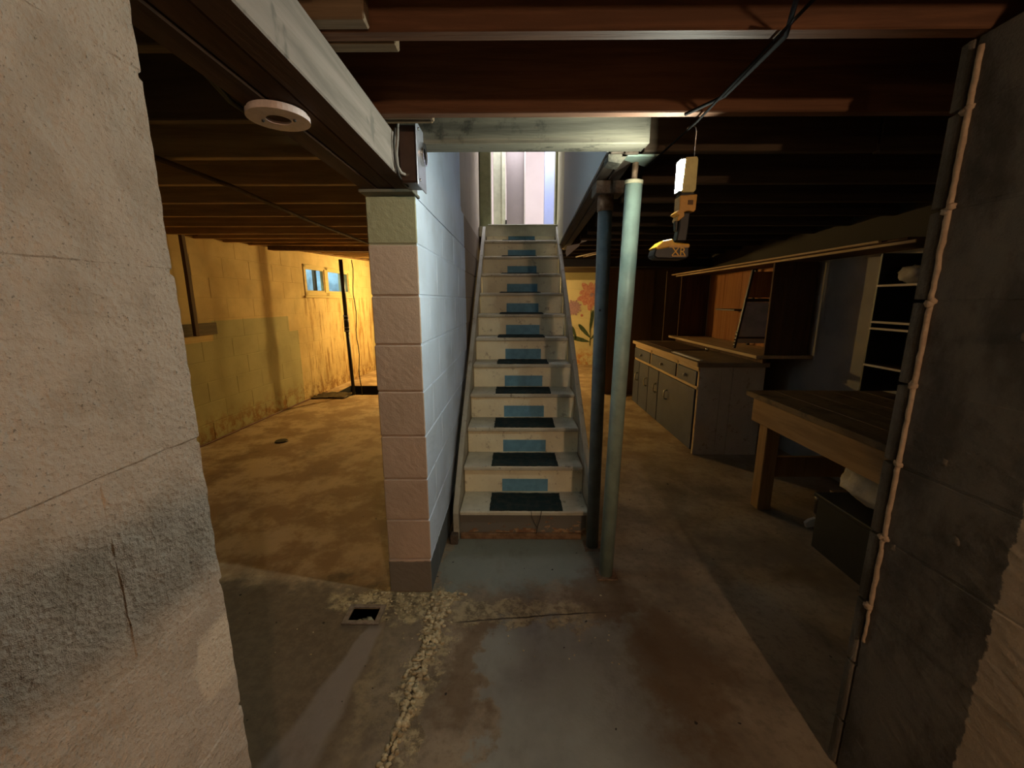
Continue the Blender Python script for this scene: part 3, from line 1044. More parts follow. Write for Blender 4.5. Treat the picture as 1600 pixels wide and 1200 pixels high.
for zh in (1.31, 1.29):
    pass
part('pin_hole', MB().tube([(0.500, 1.825, 1.325), (0.503, 1.823, 1.325)], 0.006, 10), M_black, P1)
P2 = thing('steel_post', 'darker grey steel post just behind the mint-green one', 'post', (0.437, 2.13, 0))
part('tube', MB().tube([(0.437, 2.13, 0.006), (0.427, 2.11, 1.80)], 0.034, 28), M_greypost, P2)
part('collar', MB().tube([(0.427, 2.11, 1.795), (0.427, 2.11, 1.865)], 0.038, 28), M_rust, P2)
part('top_plate', MB().box(0.37, 0.50, 2.05, 2.17, 1.865, 1.921, 0.003), M_trimmer, P2)
part('base_plate', MB().box(0.39, 0.49, 2.08, 2.18, 0.0, 0.008, 0.002), M_rust, P2)
part('pin_hole', MB().tube([(0.418, 2.086, 1.33), (0.417, 2.083, 1.33)], 0.006, 10), M_black, P2)

# ---------------------------------------------------------------- outlet box on the beam
B = thing('outlet_box', 'brown metal outlet box with grey face plate on the beam end by the pier', 'box', (-0.37, 1.57, 1.77))
part('body', MB().box(-0.398, -0.338, 1.52, 1.63, 1.775, 1.955, 0.006), M_boxbrown, B)
part('cover_plate', MB().box(-0.337, -0.332, 1.508, 1.642, 1.765, 1.965, 0.002), M_steel, B)
MX = Matrix.Translation((-0.332, 1.575, 1.88)) @ Matrix.Rotation(R(90), 4, 'Y')
rcp = part('receptacle', MB().ring((0, 0, 0), 0.018, 0.034, 0.012, 28, MX).ring((0, 0, 0), 0.0, 0.0185, 0.004, 28, MX), M_black, B)
part('bezel', MB().ring((0, 0, 0), 0.034, 0.038, 0.014, 28, MX), M_chrome, rcp)
for (yy, zq) in ((1.63, 1.945), (1.53, 1.945), (1.53, 1.785)):
    part('screw', MB().ball((-0.331, yy, zq), 0.005, 2), M_chrome, B)
c1 = part('armoured_cable', MB().tube([(-0.385, 1.60, 1.925), (-0.390, 1.55, 1.955), (-0.393, 1.505, 1.95), (-0.393, 1.495, 1.90), (-0.394, 1.475, 1.85), (-0.393, 1.48, 1.815), (-0.388, 1.50, 1.80), (-0.375, 1.515, 1.797), (-0.365, 1.522, 1.80)], 0.0055, 8), M_cable)
tag(c1, 'grey cable looping beside the brown outlet box on the beam', 'cable')
c2 = part('power_cable', MB().tube([(-0.392, 1.47, 1.925), (-0.395, 1.455, 1.88), (-0.394, 1.46, 1.83), (-0.393, 1.49, 1.79), (-0.390, 1.53, 1.778), (-0.38, 1.56, 1.772)], 0.0035, 8), M_cabled)
tag(c2, 'thin dark cable hanging on the beam left of the outlet box', 'cable')

# ceramic ring under the beam
G = thing('lamp_holder_base', 'round white ring with dark centre hole under the whitewashed beam', 'lamp base', (-0.535, 1.03, 1.78))
TM = Matrix.Translation((-0.540, 1.035, 1.781))
part('flange', MB().ring((0, 0, 0), 0.026, 0.066, 0.010, 40, TM).ring((0, 0, 0.004), 0.045, 0.062, 0.012, 40, TM), M_whitep, G)
part('socket_hole', MB().ring((0, 0, 0.006), 0.0, 0.027, 0.006, 28, TM), M_prop, G, 'dark open centre')
for dx_ in (0.036, -0.036):
    part('screw', MB().ball((-0.54 + dx_, 1.035, 1.780), 0.004, 1), M_black, G)

# ceiling pipes and cables
o = part('copper_pipe', MB().tube([(-1.40, 1.3, 1.915), (-1.36, 2.1, 1.912), (-1.42, 3.0, 1.912), (-1.42, 5.0, 1.912), (-1.45, 7.5, 1.912)], 0.010, 10), M_prop)
tag(o, 'thin dark pipe running under the left room joists', 'pipe')
o = part('ceiling_cable', MB().tube([(-0.70, 0.95, 1.918), (-0.73, 1.07, 1.908), (-0.78, 1.25, 1.912), (-0.77, 1.37, 1.908), (-0.66, 1.44, 1.915)], 0.008, 8), M_cabled)
tag(o, 'dark cable sagging from the joists left of the white ring', 'cable')
o = part('conduit', MB().tube([(0.53, 0.5, 1.915), (0.55, 1.39, 1.912), (0.53, 1.9, 1.912), (0.525, 2.7, 1.912)], 0.0035, 8), speckle('black_rod', (0.008, 0.007, 0.006), (0.005, 0.004, 0.004), 20, 0.9, 60, 0.0005, spec=0.05))
tag(o, 'thin dark rod under the joists that the work light hooks over', 'rod')
o = part('joist_cable', MB().tube([(0.50, 0.86, 1.916), (0.56, 0.99, 1.918), (0.56, 1.25, 1.918), (0.50, 1.36, 1.918)], 0.005, 8), bpy.data.materials['black_rod'])
tag(o, 'short dark cable crossing the nearest joists above the work light', 'cable')

# ---------------------------------------------------------------- cordless work light (hangs from the rod)
KX, KZ = 0.00217, 0.00205


def wp(px, py, y=1.49):
    return (0.560 + (px - 1072) * KX, y, 1.827 - (py - 255) * KZ)


WL = thing('work_light', 'lit cordless yellow and black work light hanging from a wire hook', 'work light', wp(1072, 410))


def wprism(pts, y0, y1, bev=0.002):
    return MB().prism([(wp(*p)[0], wp(*p)[2]) for p in pts], y0, y1, 'y', bev=bev)


part('lamp_housing', wprism([(1068, 251), (1085, 250), (1087, 254), (1087, 299), (1084, 303), (1066, 303)], 1.465, 1.515), plain('pale_yellow_housing', (0.62, 0.56, 0.25), 0.4), WL)
xa, xb_, za_, zb_ = wp(1062.5, 0)[0], wp(1067.8, 0)[0], wp(0, 300)[2], wp(0, 254)[2]
part('lens', MB().prism([(xa, 1.481), (xa, 1.508), (xb_, 1.508), (xb_, 1.467)], za_, zb_, 'z'), emis('work_light_led', (0.92, 1.0, 0.86), L_LED), WL, 'glowing white lens')
part('lens_shroud', MB().box(xa - 0.001, xb_, 1.5085, 1.514, za_ - 0.004, zb_ + 0.004).box(xa - 0.001, xb_, 1.467, 1.5085, zb_ + 0.0005, zb_ + 0.005).box(xa - 0.001, xb_, 1.467, 1.5085, za_ - 0.005, za_ - 0.0005), M_black, WL)
part('neck', wprism([(1066, 303), (1086, 302), (1088, 307), (1064, 308)], 1.472, 1.508), M_black, WL)
bd_ = part('motor_body', wprism([(1064, 308), (1090, 306), (1089, 330), (1086, 333), (1078, 331), (1072, 333), (1073, 339), (1064, 347), (1062, 344), (1064, 338), (1058, 335), (1060, 332), (1064, 330)], 1.465, 1.515), M_orange, WL)
part('badge', MB().box(wp(1076, 0)[0], wp(1084, 0)[0], 1.4635, 1.4655, wp(0, 322)[2], wp(0, 315)[2]), M_card, bd_)
part('handle', wprism([(1066, 332), (1083, 333), (1082, 356), (1080, 378), (1064, 378), (1067, 356)], 1.472, 1.510, 0.004), M_black, WL)
part('trigger', wprism([(1062, 345), (1066, 346), (1066, 362), (1063, 360)], 1.482, 1.500, 0.001), M_black, WL)
bat = part('battery', wprism([(1030, 392), (1036, 384), (1082, 384), (1083, 403), (1078, 407), (1034, 406), (1028, 402)], 1.455, 1.525, 0.004), M_black, WL)
part('battery_shoe', wprism([(1029, 389), (1040, 378), (1055, 375), (1058, 381), (1082, 383), (1083, 388), (1052, 388), (1033, 392)], 1.452, 1.528, 0.003), M_yellow, WL)
part('battery_stripe', MB().box(wp(1050, 0)[0], wp(1081, 0)[0], 1.4505, 1.4555, wp(0, 389)[2], wp(0, 386)[2]).box(wp(1056, 0)[0], wp(1077, 0)[0], 1.4505, 1.4555, wp(0, 403)[2], wp(0, 401.5)[2]), M_orange, bat)
cu = bpy.data.curves.new('battery_lettering', 'FONT')
cu.body = 'XR'
cu.size = 0.036
cu.extrude = 0.0012
cu.align_x = 'CENTER'
tmp = bpy.data.objects.new('lettering_source', cu)
me = bpy.data.meshes.new_from_object(tmp)
bpy.data.objects.remove(tmp)
me.materials.append(M_yellow)
ot = bpy.data.objects.new('battery_lettering', me)
COL.objects.link(ot)
ot.parent = bat
p_ = wp(1066, 401)
ot.location = Vector((p_[0], 1.4535, p_[2])) - ORG[bat.name]
ot.rotation_euler = (R(90), 0, 0)
part('hook', MB().tube([wp(1085, 252), wp(1085, 230), wp(1085, 210), wp(1083, 205, 1.485), wp(1077, 203, 1.48), wp(1070, 206, 1.475), wp(1066, 213, 1.475)], 0.0018, 8), M_chrome, WL, 'thin bent wire hook')


def bulb(name, label, loc, r, colr, strength, cordlen):
    t = thing(name, label, 'light bulb', loc)
    part('bulb_glass', MB().ball(loc, r, 3, (1, 1, 1.1)), emis(name + '_glow', colr, strength), t)
    part('socket', MB().tube([(loc[0], loc[1], loc[2] + r), (loc[0], loc[1], loc[2] + r + 0.05)], 0.02, 14), M_whitep, t)
    part('cord', MB().tube([(loc[0], loc[1], loc[2] + r + 0.05), (loc[0], loc[1], loc[2] + r + 0.05 + cordlen)], 0.004, 8), M_cabled, t)
    return t


bulb('amber_bulb', 'lit bare amber bulb hanging in the left room behind the stair wall', (-1.55, 7.35, 1.66), 0.035, (1.0, 0.66, 0.22), L_ROOM, 0.40)
bulb('amber_bulb', 'lit bare amber bulb hanging behind the stairs before the painted flower wall', (0.15, 7.3, 1.62), 0.035, (1.0, 0.66, 0.26), L_FAR, 0.42)
bulb('warm_bulb', 'lit warm bare bulb hanging in the passage behind the viewer', (0.86, -1.5, 1.69), 0.035, (1.0, 0.66, 0.40), L_BACK, 0.36)
bulb('fill_bulb', 'added dim fill bulb out of view at the near end of the workshop side', (1.95, -0.9, 1.55), 0.035, (1.0, 0.62, 0.34), L_FILL, 0.50)

# ---------------------------------------------------------------- left room things
o = part('wooden_prop', MB().prism([(3.80, 1.05), (3.845, 1.05), (3.85, 1.6), (3.84, 2.12), (3.80, 2.12), (3.805, 1.6)], lw_x(3.8) + 0.058, lw_x(3.8) + 0.090, 'x', bev=0.003), M_prop)
tag(o, 'dark slim wooden prop standing on the board fixed to the yellow wall', 'post')
o = part('backing_board', MB().box(2.95, 4.16 , 0, 0.02, 1.045, 1.16, 0.002, Matrix.Translation((lw_x(0) , 0, 0)) @ Matrix.Rotation(-math.atan2(LWa[0] - LWb[0], LWa[1] - LWb[1]), 4, 'Z') @ Matrix(((0, 1, 0, 0), (1, 0, 0, 0), (0, 0, 1, 0), (0, 0, 0, 1)))), M_board)
tag(o, 'dark horizontal board fixed low on the yellow left wall', 'board')
lg = thing('ledger_board', 'long brown board running along the top of the left wall', 'board', (-2.9, 5, 1.88))
Ml = Matrix.Translation((LWb[0], LWb[1], 0)) @ Matrix.Rotation(math.atan2(u.y, u.x), 4, 'Z')
for (a_, b_) in ((2.6, 5.6), (5.605, 8.5)):
    za, zb = 1.945 + (a_ - 2.6) * 0.034, 1.945 + (b_ - 2.6) * 0.034
    part('board_length', MB().prism([(a_, za - 0.02), (b_, zb - 0.02), (b_, zb), (a_, za)], -0.05, -0.002, 'y', Ml), M_ledger, lg)
o = part('sloping_plank', MB().box(0, 1.85, 0, 0.09, -0.022, 0.022, 0.003, Matrix.Translation((-2.78, 4.80, 1.952)) @ Matrix.Rotation(-0.22, 4, 'Z') @ Matrix.Rotation(0.038, 4, 'Y')), M_ledger)
tag(o, 'brown plank slung under the joists across the corner near the window', 'plank')

dp = thing('drain_pipe', 'black vertical pipe with joint rings rising from the sump opening', 'pipe', (-2.42, 5.93, 0))
part('lower_pipe', MB().tube([(-2.40, 5.97, -0.3), (-2.42, 5.93, 1.02)], 0.024, 16), M_blackm, dp)
part('upper_pipe', MB().tube([(-2.42, 5.93, 1.12), (-2.43, 5.92, 1.93)], 0.027, 16), M_blackm, dp)
part('coupling', MB().tube([(-2.42, 5.93, 0.93), (-2.42, 5.93, 1.17)], [0.034, 0.034], 16), M_black, dp)
for z_ in (0.94, 0.99, 1.10, 1.15):
    part('clamp_ring', MB().tube([(-2.42, 5.93, z_), (-2.42, 5.93, z_ + 0.012)], 0.040, 16), M_steel, dp)
pts = [(-2.25 + 0.012 * math.sin(k * 1.3), 5.85, 1.92 - 1.9 * k / 16) for k in range(17)]
o = part('hanging_cord', MB().tube(pts, 0.006, 6), M_cabled)
tag(o, 'thin dark cord hanging from the joists right of the black pipe', 'cord')
# crumpled sheet at the sump edge
bm = bmesh.new()
bmesh.ops.create_grid(bm, x_segments=26, y_segments=18, size=1)
for v in bm.verts:
    x, y = v.co.x, v.co.y
    h = 0.018 + 0.020 * mnoise.noise(Vector((x * 3, y * 3, 1))) + 0.012 * mnoise.noise(Vector((x * 8, y * 8, 4)))
    v.co = Vector((-2.66 + x * 0.24 + 0.02 * y, 5.86 + y * 0.17 + 0.05 * mnoise.noise(Vector((x * 2, 0, 5))), max(h, 0.004)))
r = bmesh.ops.extrude_face_region(bm, geom=list(bm.faces))
for g in r['geom']:
    if isinstance(g, bmesh.types.BMVert):
        g.co.z += 0.003
o = part('plastic_sheet', MB().addbm(bm, True), plain('dusty_black_sheet', (0.07, 0.05, 0.03), 0.5))
tag(o, 'crumpled dark plastic sheet on the floor at the sump edge', 'sheet')
pts = [(lw_x(y) + 0.035 + 0.02 * mnoise.noise(Vector((y * 1.4, 0, 0))), y, 0.009) for y in [3.0 + 0.15 * k for k in range(22)]]
o = part('garden_hose', MB().tube(pts, 0.009, 8), plain('rusty_red_hose', (0.16, 0.055, 0.03), 0.5))
tag(o, 'thin reddish hose lying along the foot of the yellow wall', 'hose')
o = part('drain_cover', MB().tube([(-2.33, 3.89, 0.0), (-2.33, 3.89, 0.012)], [0.062, 0.055], 20), M_blackm)
tag(o, 'small round dark cleanout cap set in the left room floor', 'drain cap')

# ---------------------------------------------------------------- floor drain and crust
D = thing('floor_drain', 'square floor drain with rusted rim beside the pier foot', 'drain', (-0.675, 1.598, 0))
part('rim', MB().box(-0.757, DR[0], 1.538, 1.657, 0.0, 0.007, 0.002).box(DR[1], -0.593, 1.538, 1.657, 0.0, 0.007, 0.002)
     .box(DR[0], DR[1], 1.538, DR[2], 0.0, 0.007, 0.002).box(DR[0], DR[1], DR[3], 1.657, 0.0, 0.007, 0.002), speckle('mauve_grey_metal', (0.22, 0.17, 0.14), (0.13, 0.10, 0.08), 40, 0.6, 90, 0.002), D)
part('sump_box', MB().box(DR[0] - .004, DR[1] + .004, DR[2] - .004, DR[3] + .004, -0.085, -0.08)
     .box(DR[0] - .006, DR[0], DR[2], DR[3], -0.08, -0.001).box(DR[1], DR[1] + .006, DR[2], DR[3], -0.08, -0.001)
     .box(DR[0], DR[1], DR[2] - .006, DR[2], -0.08, -0.001).box(DR[0], DR[1], DR[3], DR[3] + .006, -0.08, -0.001), M_pit, D)
m = MB()
random.seed(3)
for k in range(26):
    m.ball((random.uniform(DR[0] + .015, DR[1] - .03), random.uniform(DR[2] + .01, DR[3] - .03), -0.06 + random.uniform(0, .035)), random.uniform(.008, .018), 1, (1.2, 1, .7), 0.6)
part('debris', m, M_crust, D, 'pale crumbled debris in the drain', kind='stuff')

m = MB()
random.seed(11)
for k in range(760):
    y = 1.74 - 0.80 * (k / 760.0) ** 1.15
    tpr = 0.052 * (1 - 0.72 * (1.74 - y) / 0.72)
    cxr = -0.352 + (y - 1.5) * 0.07 + 0.006 * math.sin(y * 23)
    x = cxr + random.gauss(0, tpr * 0.5)
    if abs(x - cxr) < 0.006 and y < 1.6:
        continue
    r0 = random.uniform(0.003, 0.010)
    m.ball((x, y, r0 * 0.25), r0, 1, (1.4, 1.1, 1.0), 1.2)
for k in range(160):
    a_ = random.uniform(0, 6.28)
    q = random.random() ** 0.6
    x, y = -0.56 + 0.26 * q * math.cos(a_), 1.68 + 0.075 * q * math.sin(a_)
    if DR[0] - .03 < x < DR[1] + .03 and y < 1.665 or (x < -0.4 and x > -0.6 and y > 1.735):
        continue
    r0 = random.uniform(0.002, 0.007)
    m.ball((x, y, r0 * 0.2), r0, 1, (1.4, 1.3, 0.7), 0.7)
for k in range(60):
    x, y = random.uniform(-1.0, 0.45), random.uniform(1.35, 1.74)
    if DR[0] - .03 < x < DR[1] + .03 and y < 1.67 or (-0.61 < x < -0.39 and y > 1.73):
        continue
    r0 = random.uniform(0.002, 0.004)
    m.ball((x, y, r0 * 0.3), r0, 1, (1.4, 1.2, 0.7), 0.7)
o = part('mineral_crust', m, M_crust, kind='stuff')
o['label'] = 'crumbly yellowish mineral crust along the floor crack by the pier'

# ---------------------------------------------------------------- workshop side: base cabinet
C = thing('base_cabinet', 'long low cabinet with blue grey doors and cream plywood end', 'cabinet', (1.6, 3.57, 0))
part('carcass', MB().box(1.625, 2.18, 3.595, 5.54, 0.03, 0.805, 0.003), M_cabend, C)
part('end_panel', MB().box(1.612, 1.80, 3.572, 3.595, 0.0, 0.805, 0.002).box(1.803, 1.90, 3.577, 3.595, 0.0, 0.805, 0.002).box(1.903, 2.18, 3.574, 3.595, 0.0, 0.805, 0.002), M_cabend, C)
part('face_frame', MB().box(1.608, 1.625, 3.575, 5.54, 0.60, 0.625, 0.002).box(1.608, 1.625, 3.575, 5.54, 0.765, 0.805, 0.002)
     .box(1.608, 1.625, 4.055, 4.085, 0.60, 0.80, 0.002).box(1.608, 1.625, 4.86, 4.90, 0.60, 0.80, 0.002).box(1.608, 1.625, 3.575, 3.605, 0.0, 0.80, 0.002), M_strip, C)
for (a_, b_, hy) in ((3.615, 4.545, 4.27), (4.565, 4.90, 4.62), (4.915, 5.275, 4.97), (5.29, 5.53, 5.34)):
    dr = part('door', MB().box(1.596, 1.612, a_, b_, 0.035, 0.598, 0.003), M_caburg, C)
    part('handle', MB().tube([(1.596, hy, 0.35), (1.568, hy, 0.36), (1.564, hy, 0.40), (1.568, hy, 0.44), (1.596, hy, 0.45)], 0.008, 8), M_nickel, dr)
for (a_, b_) in ((3.615, 4.05), (4.09, 4.855), (4.905, 5.53)):
    dr = part('drawer', MB().box(1.598, 1.614, a_, b_, 0.63, 0.76, 0.003), M_caburg, C)
    part('knob', MB().ball((1.584, (a_ + b_) / 2, 0.695), 0.016, 2), M_nickel, dr)
Wt = part('worktop', MB().box(1.585, 2.20, 3.55, 5.56, 0.808, 0.848, 0.004), M_worktop)
tag(Wt, 'dusty brown worktop lying on the long blue grey cabinet', 'worktop')
part('edge_strip', MB().box(1.572, 1.584, 3.55, 5.56, 0.812, 0.850, 0.002), M_strip, Wt)
part('inset_board', MB().box(1.68, 2.04, 4.45, 5.30, 0.849, 0.856, 0.002), M_hutchd, Wt)
o = part('pale_strip', MB().box(1.60, 1.63, 3.62, 4.25, 0.8525, 0.862, 0.002, Matrix.Translation((0.02, 0, 0))), M_paper)
tag(o, 'bright pale strip lying along the front edge of the worktop', 'strip')
part('strip_lip', MB().box(1.62, 1.65, 3.66, 4.30, 0.849, 0.852), M_steel, o)
o = part('tool_knob', MB().ball((2.02, 4.36, 0.871), 0.020, 2).ball((2.02, 4.36, 0.853), 0.014, 2, (1, 1, .4)), M_chrome)
tag(o, 'small shiny round knob standing on the worktop', 'knob')

H = thing('shelf_hutch', 'open brown shelf hutch standing behind the worktop against the wall', 'shelf', (2.3, 3.5, 0.848))
part('ledge_board', MB().box(2.02, 2.495, 3.46, 5.50, 0.895, 0.922, 0.003), M_strip, H)
part('ledge_riser', MB().box(2.10, 2.13, 3.50, 5.46, 0.85, 0.894, 0.002), M_hutchd, H)
part('side_panel', MB().box(2.10, 2.455, 3.49, 3.512, 0.923, 1.685, 0.002), M_hutchd, H)
part('side_panel', MB().box(2.10, 2.455, 5.40, 5.42, 0.923, 1.685, 0.002), M_hutchd, H)
for k in range(5):
    part('back_board', MB().box(2.457, 2.475, 3.52 + 0.375 * k, 3.89 + 0.375 * k, 0.923, 1.685, 0.002), M_hutch, H)
part('upright', MB().box(2.40, 2.425, 4.30, 4.33, 0.923, 1.685, 0.002), M_black, H)
part('shelf_board', MB().box(2.25, 2.455, 4.34, 4.75, 1.27, 1.285, 0.002), M_black, H)
S2 = thing('long_shelf', 'long thin shelf with twin pale edges above the brown hutch', 'shelf', (2.2, 4, 1.69))
part('shelf_board', MB().box(2.06, 2.495, 2.3, 5.68, 1.692, 1.706, 0.002), M_hutchd, S2)
part('front_edge', MB().box(2.035, 2.055, 2.45, 5.72, 1.696, 1.708, 0.002), M_strip, S2)
part('front_edge', MB().box(2.058, 2.066, 2.25, 5.50, 1.672, 1.688, 0.002), M_strip, S2)

Mi = thing('glass_panel', 'dusty dark framed glass panel leaning inside the hutch', 'panel', (2.28, 4.0, 0.925))
part('glass', MB().prism([(2.135, 1.035), (2.44, 1.035), (2.44, 1.36), (2.175, 1.36)], 4.004, 4.010, 'y'), M_mirror, Mi)
part('frame', MB().prism([(2.105, 0.925), (2.125, 0.925), (2.225, 1.66), (2.205, 1.66)], 3.995, 4.02, 'y', bev=0.002).box(2.165, 2.452, 3.995, 4.02, 1.362, 1.395, 0.002).box(2.12, 2.452, 3.995, 4.02, 1.015, 1.033, 0.002), M_black, Mi)
part('lower_rail', MB().prism([(2.13, 0.972), (2.452, 0.972), (2.452, 1.012), (2.135, 1.012)], 3.992, 4.02, 'y', bev=0.002), M_cabend, Mi)
part('upper_board', MB().prism([(2.19, 1.40), (2.45, 1.40), (2.45, 1.64), (2.222, 1.64)], 4.0, 4.012, 'y', bev=0.002), M_hutch, Mi)
for k in range(5):
    part('chrome_bead', MB().ball((2.095 + 0.003 * k, 3.985, 0.945 + 0.032 * k), 0.009, 2), M_chrome, Mi)

o = part('brown_wall_panel', MB().box(1.98, 2.48, 5.60, 5.62, 0.0, 1.75, 0.002).box(1.30, 1.96, 6.03, 6.05, 0.0, 1.80, 0.002), wood('brown_panel_wood', (0.16, 0.10, 0.06), (0.11, 0.07, 0.045), 'z'))
tag(o, 'tall plain brown boards closing the far end behind the cabinet', 'panel')

# ---------------------------------------------------------------- workbench
WB = thing('workbench', 'heavy pine workbench with deep front apron beside the dark wall end', 'workbench', (2.0, 2.0, 0))
xs_ = [1.56, 1.735, 1.925, 2.11, 2.30, 2.46]
for i in range(5):
    part('top_plank', MB().box(xs_[i] + 0.0015, xs_[i + 1] - 0.0015, 1.25, 2.745 + random.uniform(-.006, .006), 0.748, 0.782 + random.uniform(-.0015, .0015), 0.003), M_bencht, WB)
part('apron', MB().box(1.585, 1.618, 1.27, 2.69, 0.590, 0.746, 0.003), M_bench, WB)
part('end_apron', MB().box(1.62, 2.44, 2.655, 2.69, 0.600, 0.746, 0.003), M_bench, WB)
for (lx, ly) in ((1.62, 2.56), (2.35, 2.56), (1.62, 1.30), (2.35, 1.30)):
    part('leg', MB().box(lx, lx + 0.088, ly, ly + 0.088, 0, 0.745, 0.004), M_leg, WB)
part('rear_brace', MB().box(1.70, 2.36, 2.60, 2.625, 0.22, 0.36, 0.003), M_leg, WB)
part('bent_nail', MB().tube([(1.583, 2.235, 0.748), (1.575, 2.235, 0.765), (1.583, 2.235, 0.785), (1.60, 2.24, 0.79)], 0.003, 6), M_chrome, WB)

o = part('storage_crate', MB().box(1.69, 2.11, 1.72, 2.15, 0.0, 0.30, 0.006), M_black)
tag(o, 'black storage crate on the floor under the workbench', 'crate')
part('lid', MB().box(1.675, 2.125, 1.705, 2.165, 0.301, 0.325, 0.005), M_black, o)
bm = bmesh.new()
bmesh.ops.create_icosphere(bm, subdivisions=4, radius=1)
for v in bm.verts:
    k = 1 + 0.16 * mnoise.noise(v.co * 2.1) + 0.07 * mnoise.noise(v.co * 6)
    p = v.co * k
    v.co = Vector((1.91 + p.x * 0.20, 1.93 + p.y * 0.25, max(0.327, 0.45 + p.z * 0.11)))
o = part('cloth_bundle', MB().addbm(bm, True), M_cloth)
tag(o, 'pale cloth bundle piled on the black crate under the workbench', 'cloth')
o = part('paper_scrap', MB().prism([(1.80, 0.0), (1.86, 0.01), (1.85, 0.065), (1.81, 0.05), (1.79, 0.03)], 2.34, 2.36, 'y', Matrix.Rotation(0, 4, 'X')), M_paper)
tag(o, 'crumpled white paper scrap on the floor under the workbench', 'paper')
o = part('old_boot', MB().ball((1.95, 2.36, 0.045), 0.05, 3, (1.0, 2.2, 0.9), 0.2).tube([(1.95, 2.43, 0.05), (1.95, 2.44, 0.12), (1.95, 2.445, 0.17)], [0.045, 0.042, 0.045], 14), plain('black_leather', (0.03, 0.022, 0.018), 0.4))
tag(o, 'dark old boot lying beside the paper scrap under the workbench', 'boot')
o = part('cardboard_box', MB().box(2.05, 2.34, 2.28, 2.52, 0.0, 0.16, 0.003), M_card)
tag(o, 'brown cardboard box on the floor behind the boot', 'box')
part('box_flap', MB().box(2.05, 2.19, 2.28, 2.52, 0.162, 0.166, 0, Matrix.Identity(4)), M_card, o)

# open rack on the wall above the bench
K = thing('wall_rack', 'dark open rack with pale shelf edges above the workbench', 'rack', (2.35, 2.3, 0.9))
part('back_panel', MB().box(2.47, 2.495, 2.02, 2.66, 0.80, 1.66, 0.002), M_black, K)
part('side_panel', MB().box(2.24, 2.47, 2.645, 2.66, 0.80, 1.66, 0.002), M_black, K)
for z_ in (0.97, 1.20, 1.24, 1.46):
    sh = part('shelf', MB().box(2.245, 2.47, 2.02, 2.643, z_, z_ + 0.010, 0.001), M_hutchd, K)
    part('shelf_edge', MB().box(2.230, 2.243, 2.02, 2.643, z_ - 0.001, z_ + 0.012, 0.001), M_plaster, sh)
o = part('folded_rag', MB().ball((2.33, 2.50, 1.525), 0.055, 3, (1.1, 1.8, 0.95), 0.3), M_cloth)
tag(o, 'crumpled grey rag on the top shelf of the dark rack', 'rag')

# ---------------------------------------------------------------- far right passage bits
o = part('black_duct', MB().box(0.60, 2.49, 5.45, 5.62, 1.795, 1.895, 0.004), M_black)
tag(o, 'low black duct crossing under the joists before the painted flower wall', 'duct')
o = part('white_pipe', MB().tube([(0.74, 5.30, 1.90), (0.98, 4.75, 1.915)], 0.008, 8), M_whitep)
tag(o, 'thin white pipe slanting under the joists, nearer the stairs', 'pipe', 'thin white pipes under the joists')
o = part('white_pipe', MB().tube([(0.83, 5.30, 1.90), (1.04, 4.80, 1.915)], 0.008, 8), M_whitep)
tag(o, 'thin white pipe slanting under the joists, nearer the posts', 'pipe', 'thin white pipes under the joists')
o = part('torn_insulation', MB().prism([(0.50, 1.90), (0.58, 1.915), (0.63, 1.925), (0.62, 1.90), (0.56, 1.85), (0.50, 1.80), (0.49, 1.84)], 4.25, 4.27, 'y'), M_plaster)
tag(o, 'torn scrap of board hanging under the trimmer at the stair head', 'scrap')
part('loose_flap', MB().prism([(0.60, 1.90), (0.66, 1.92), (0.68, 1.95), (0.62, 1.94)], 4.05, 4.06, 'y'), M_plaster, o)

# ---------------------------------------------------------------- the person taking the photograph (stands behind the lens; casts the arm shadow on the near wall)
PS = thing('person', 'person in dark jacket holding a phone out in front with the right hand', 'person', (-0.11, -0.64, 0))


def skin_mesh(name, chains, mat, sub=2):
    """chains: lists of (point, radius); first point of a chain may be an index into earlier points"""
    vs, es, rs = [], [], []
    for ch in chains:
        prev = None
        for it in ch:
            if isinstance(it, int):
                prev = it
                continue
            vs.append(Vector(it[0]) - Vector((-0.11, -0.64, 0)))
            rs.append(it[1])
            if prev is not None:
                es.append((prev, len(vs) - 1))
            prev = len(vs) - 1
    me = bpy.data.meshes.new(name)
    me.from_pydata([tuple(v) for v in vs], es, [])
    ob = bpy.data.objects.new(name, me)
    COL.objects.link(ob)
    ob.parent = PS
    ob.modifiers.new('skin', 'SKIN')
    if not me.skin_vertices:
        pass
    for i, r in enumerate(rs):
        me.skin_vertices[0].data[i].radius = (r, r) if not isinstance(r, tuple) else r
    me.skin_vertices[0].data[0].use_root = True
    sb = ob.modifiers.new('smooth', 'SUBSURF')
    sb.levels = sub
    sb.render_levels = sub
    me.materials.append(mat)
    return ob


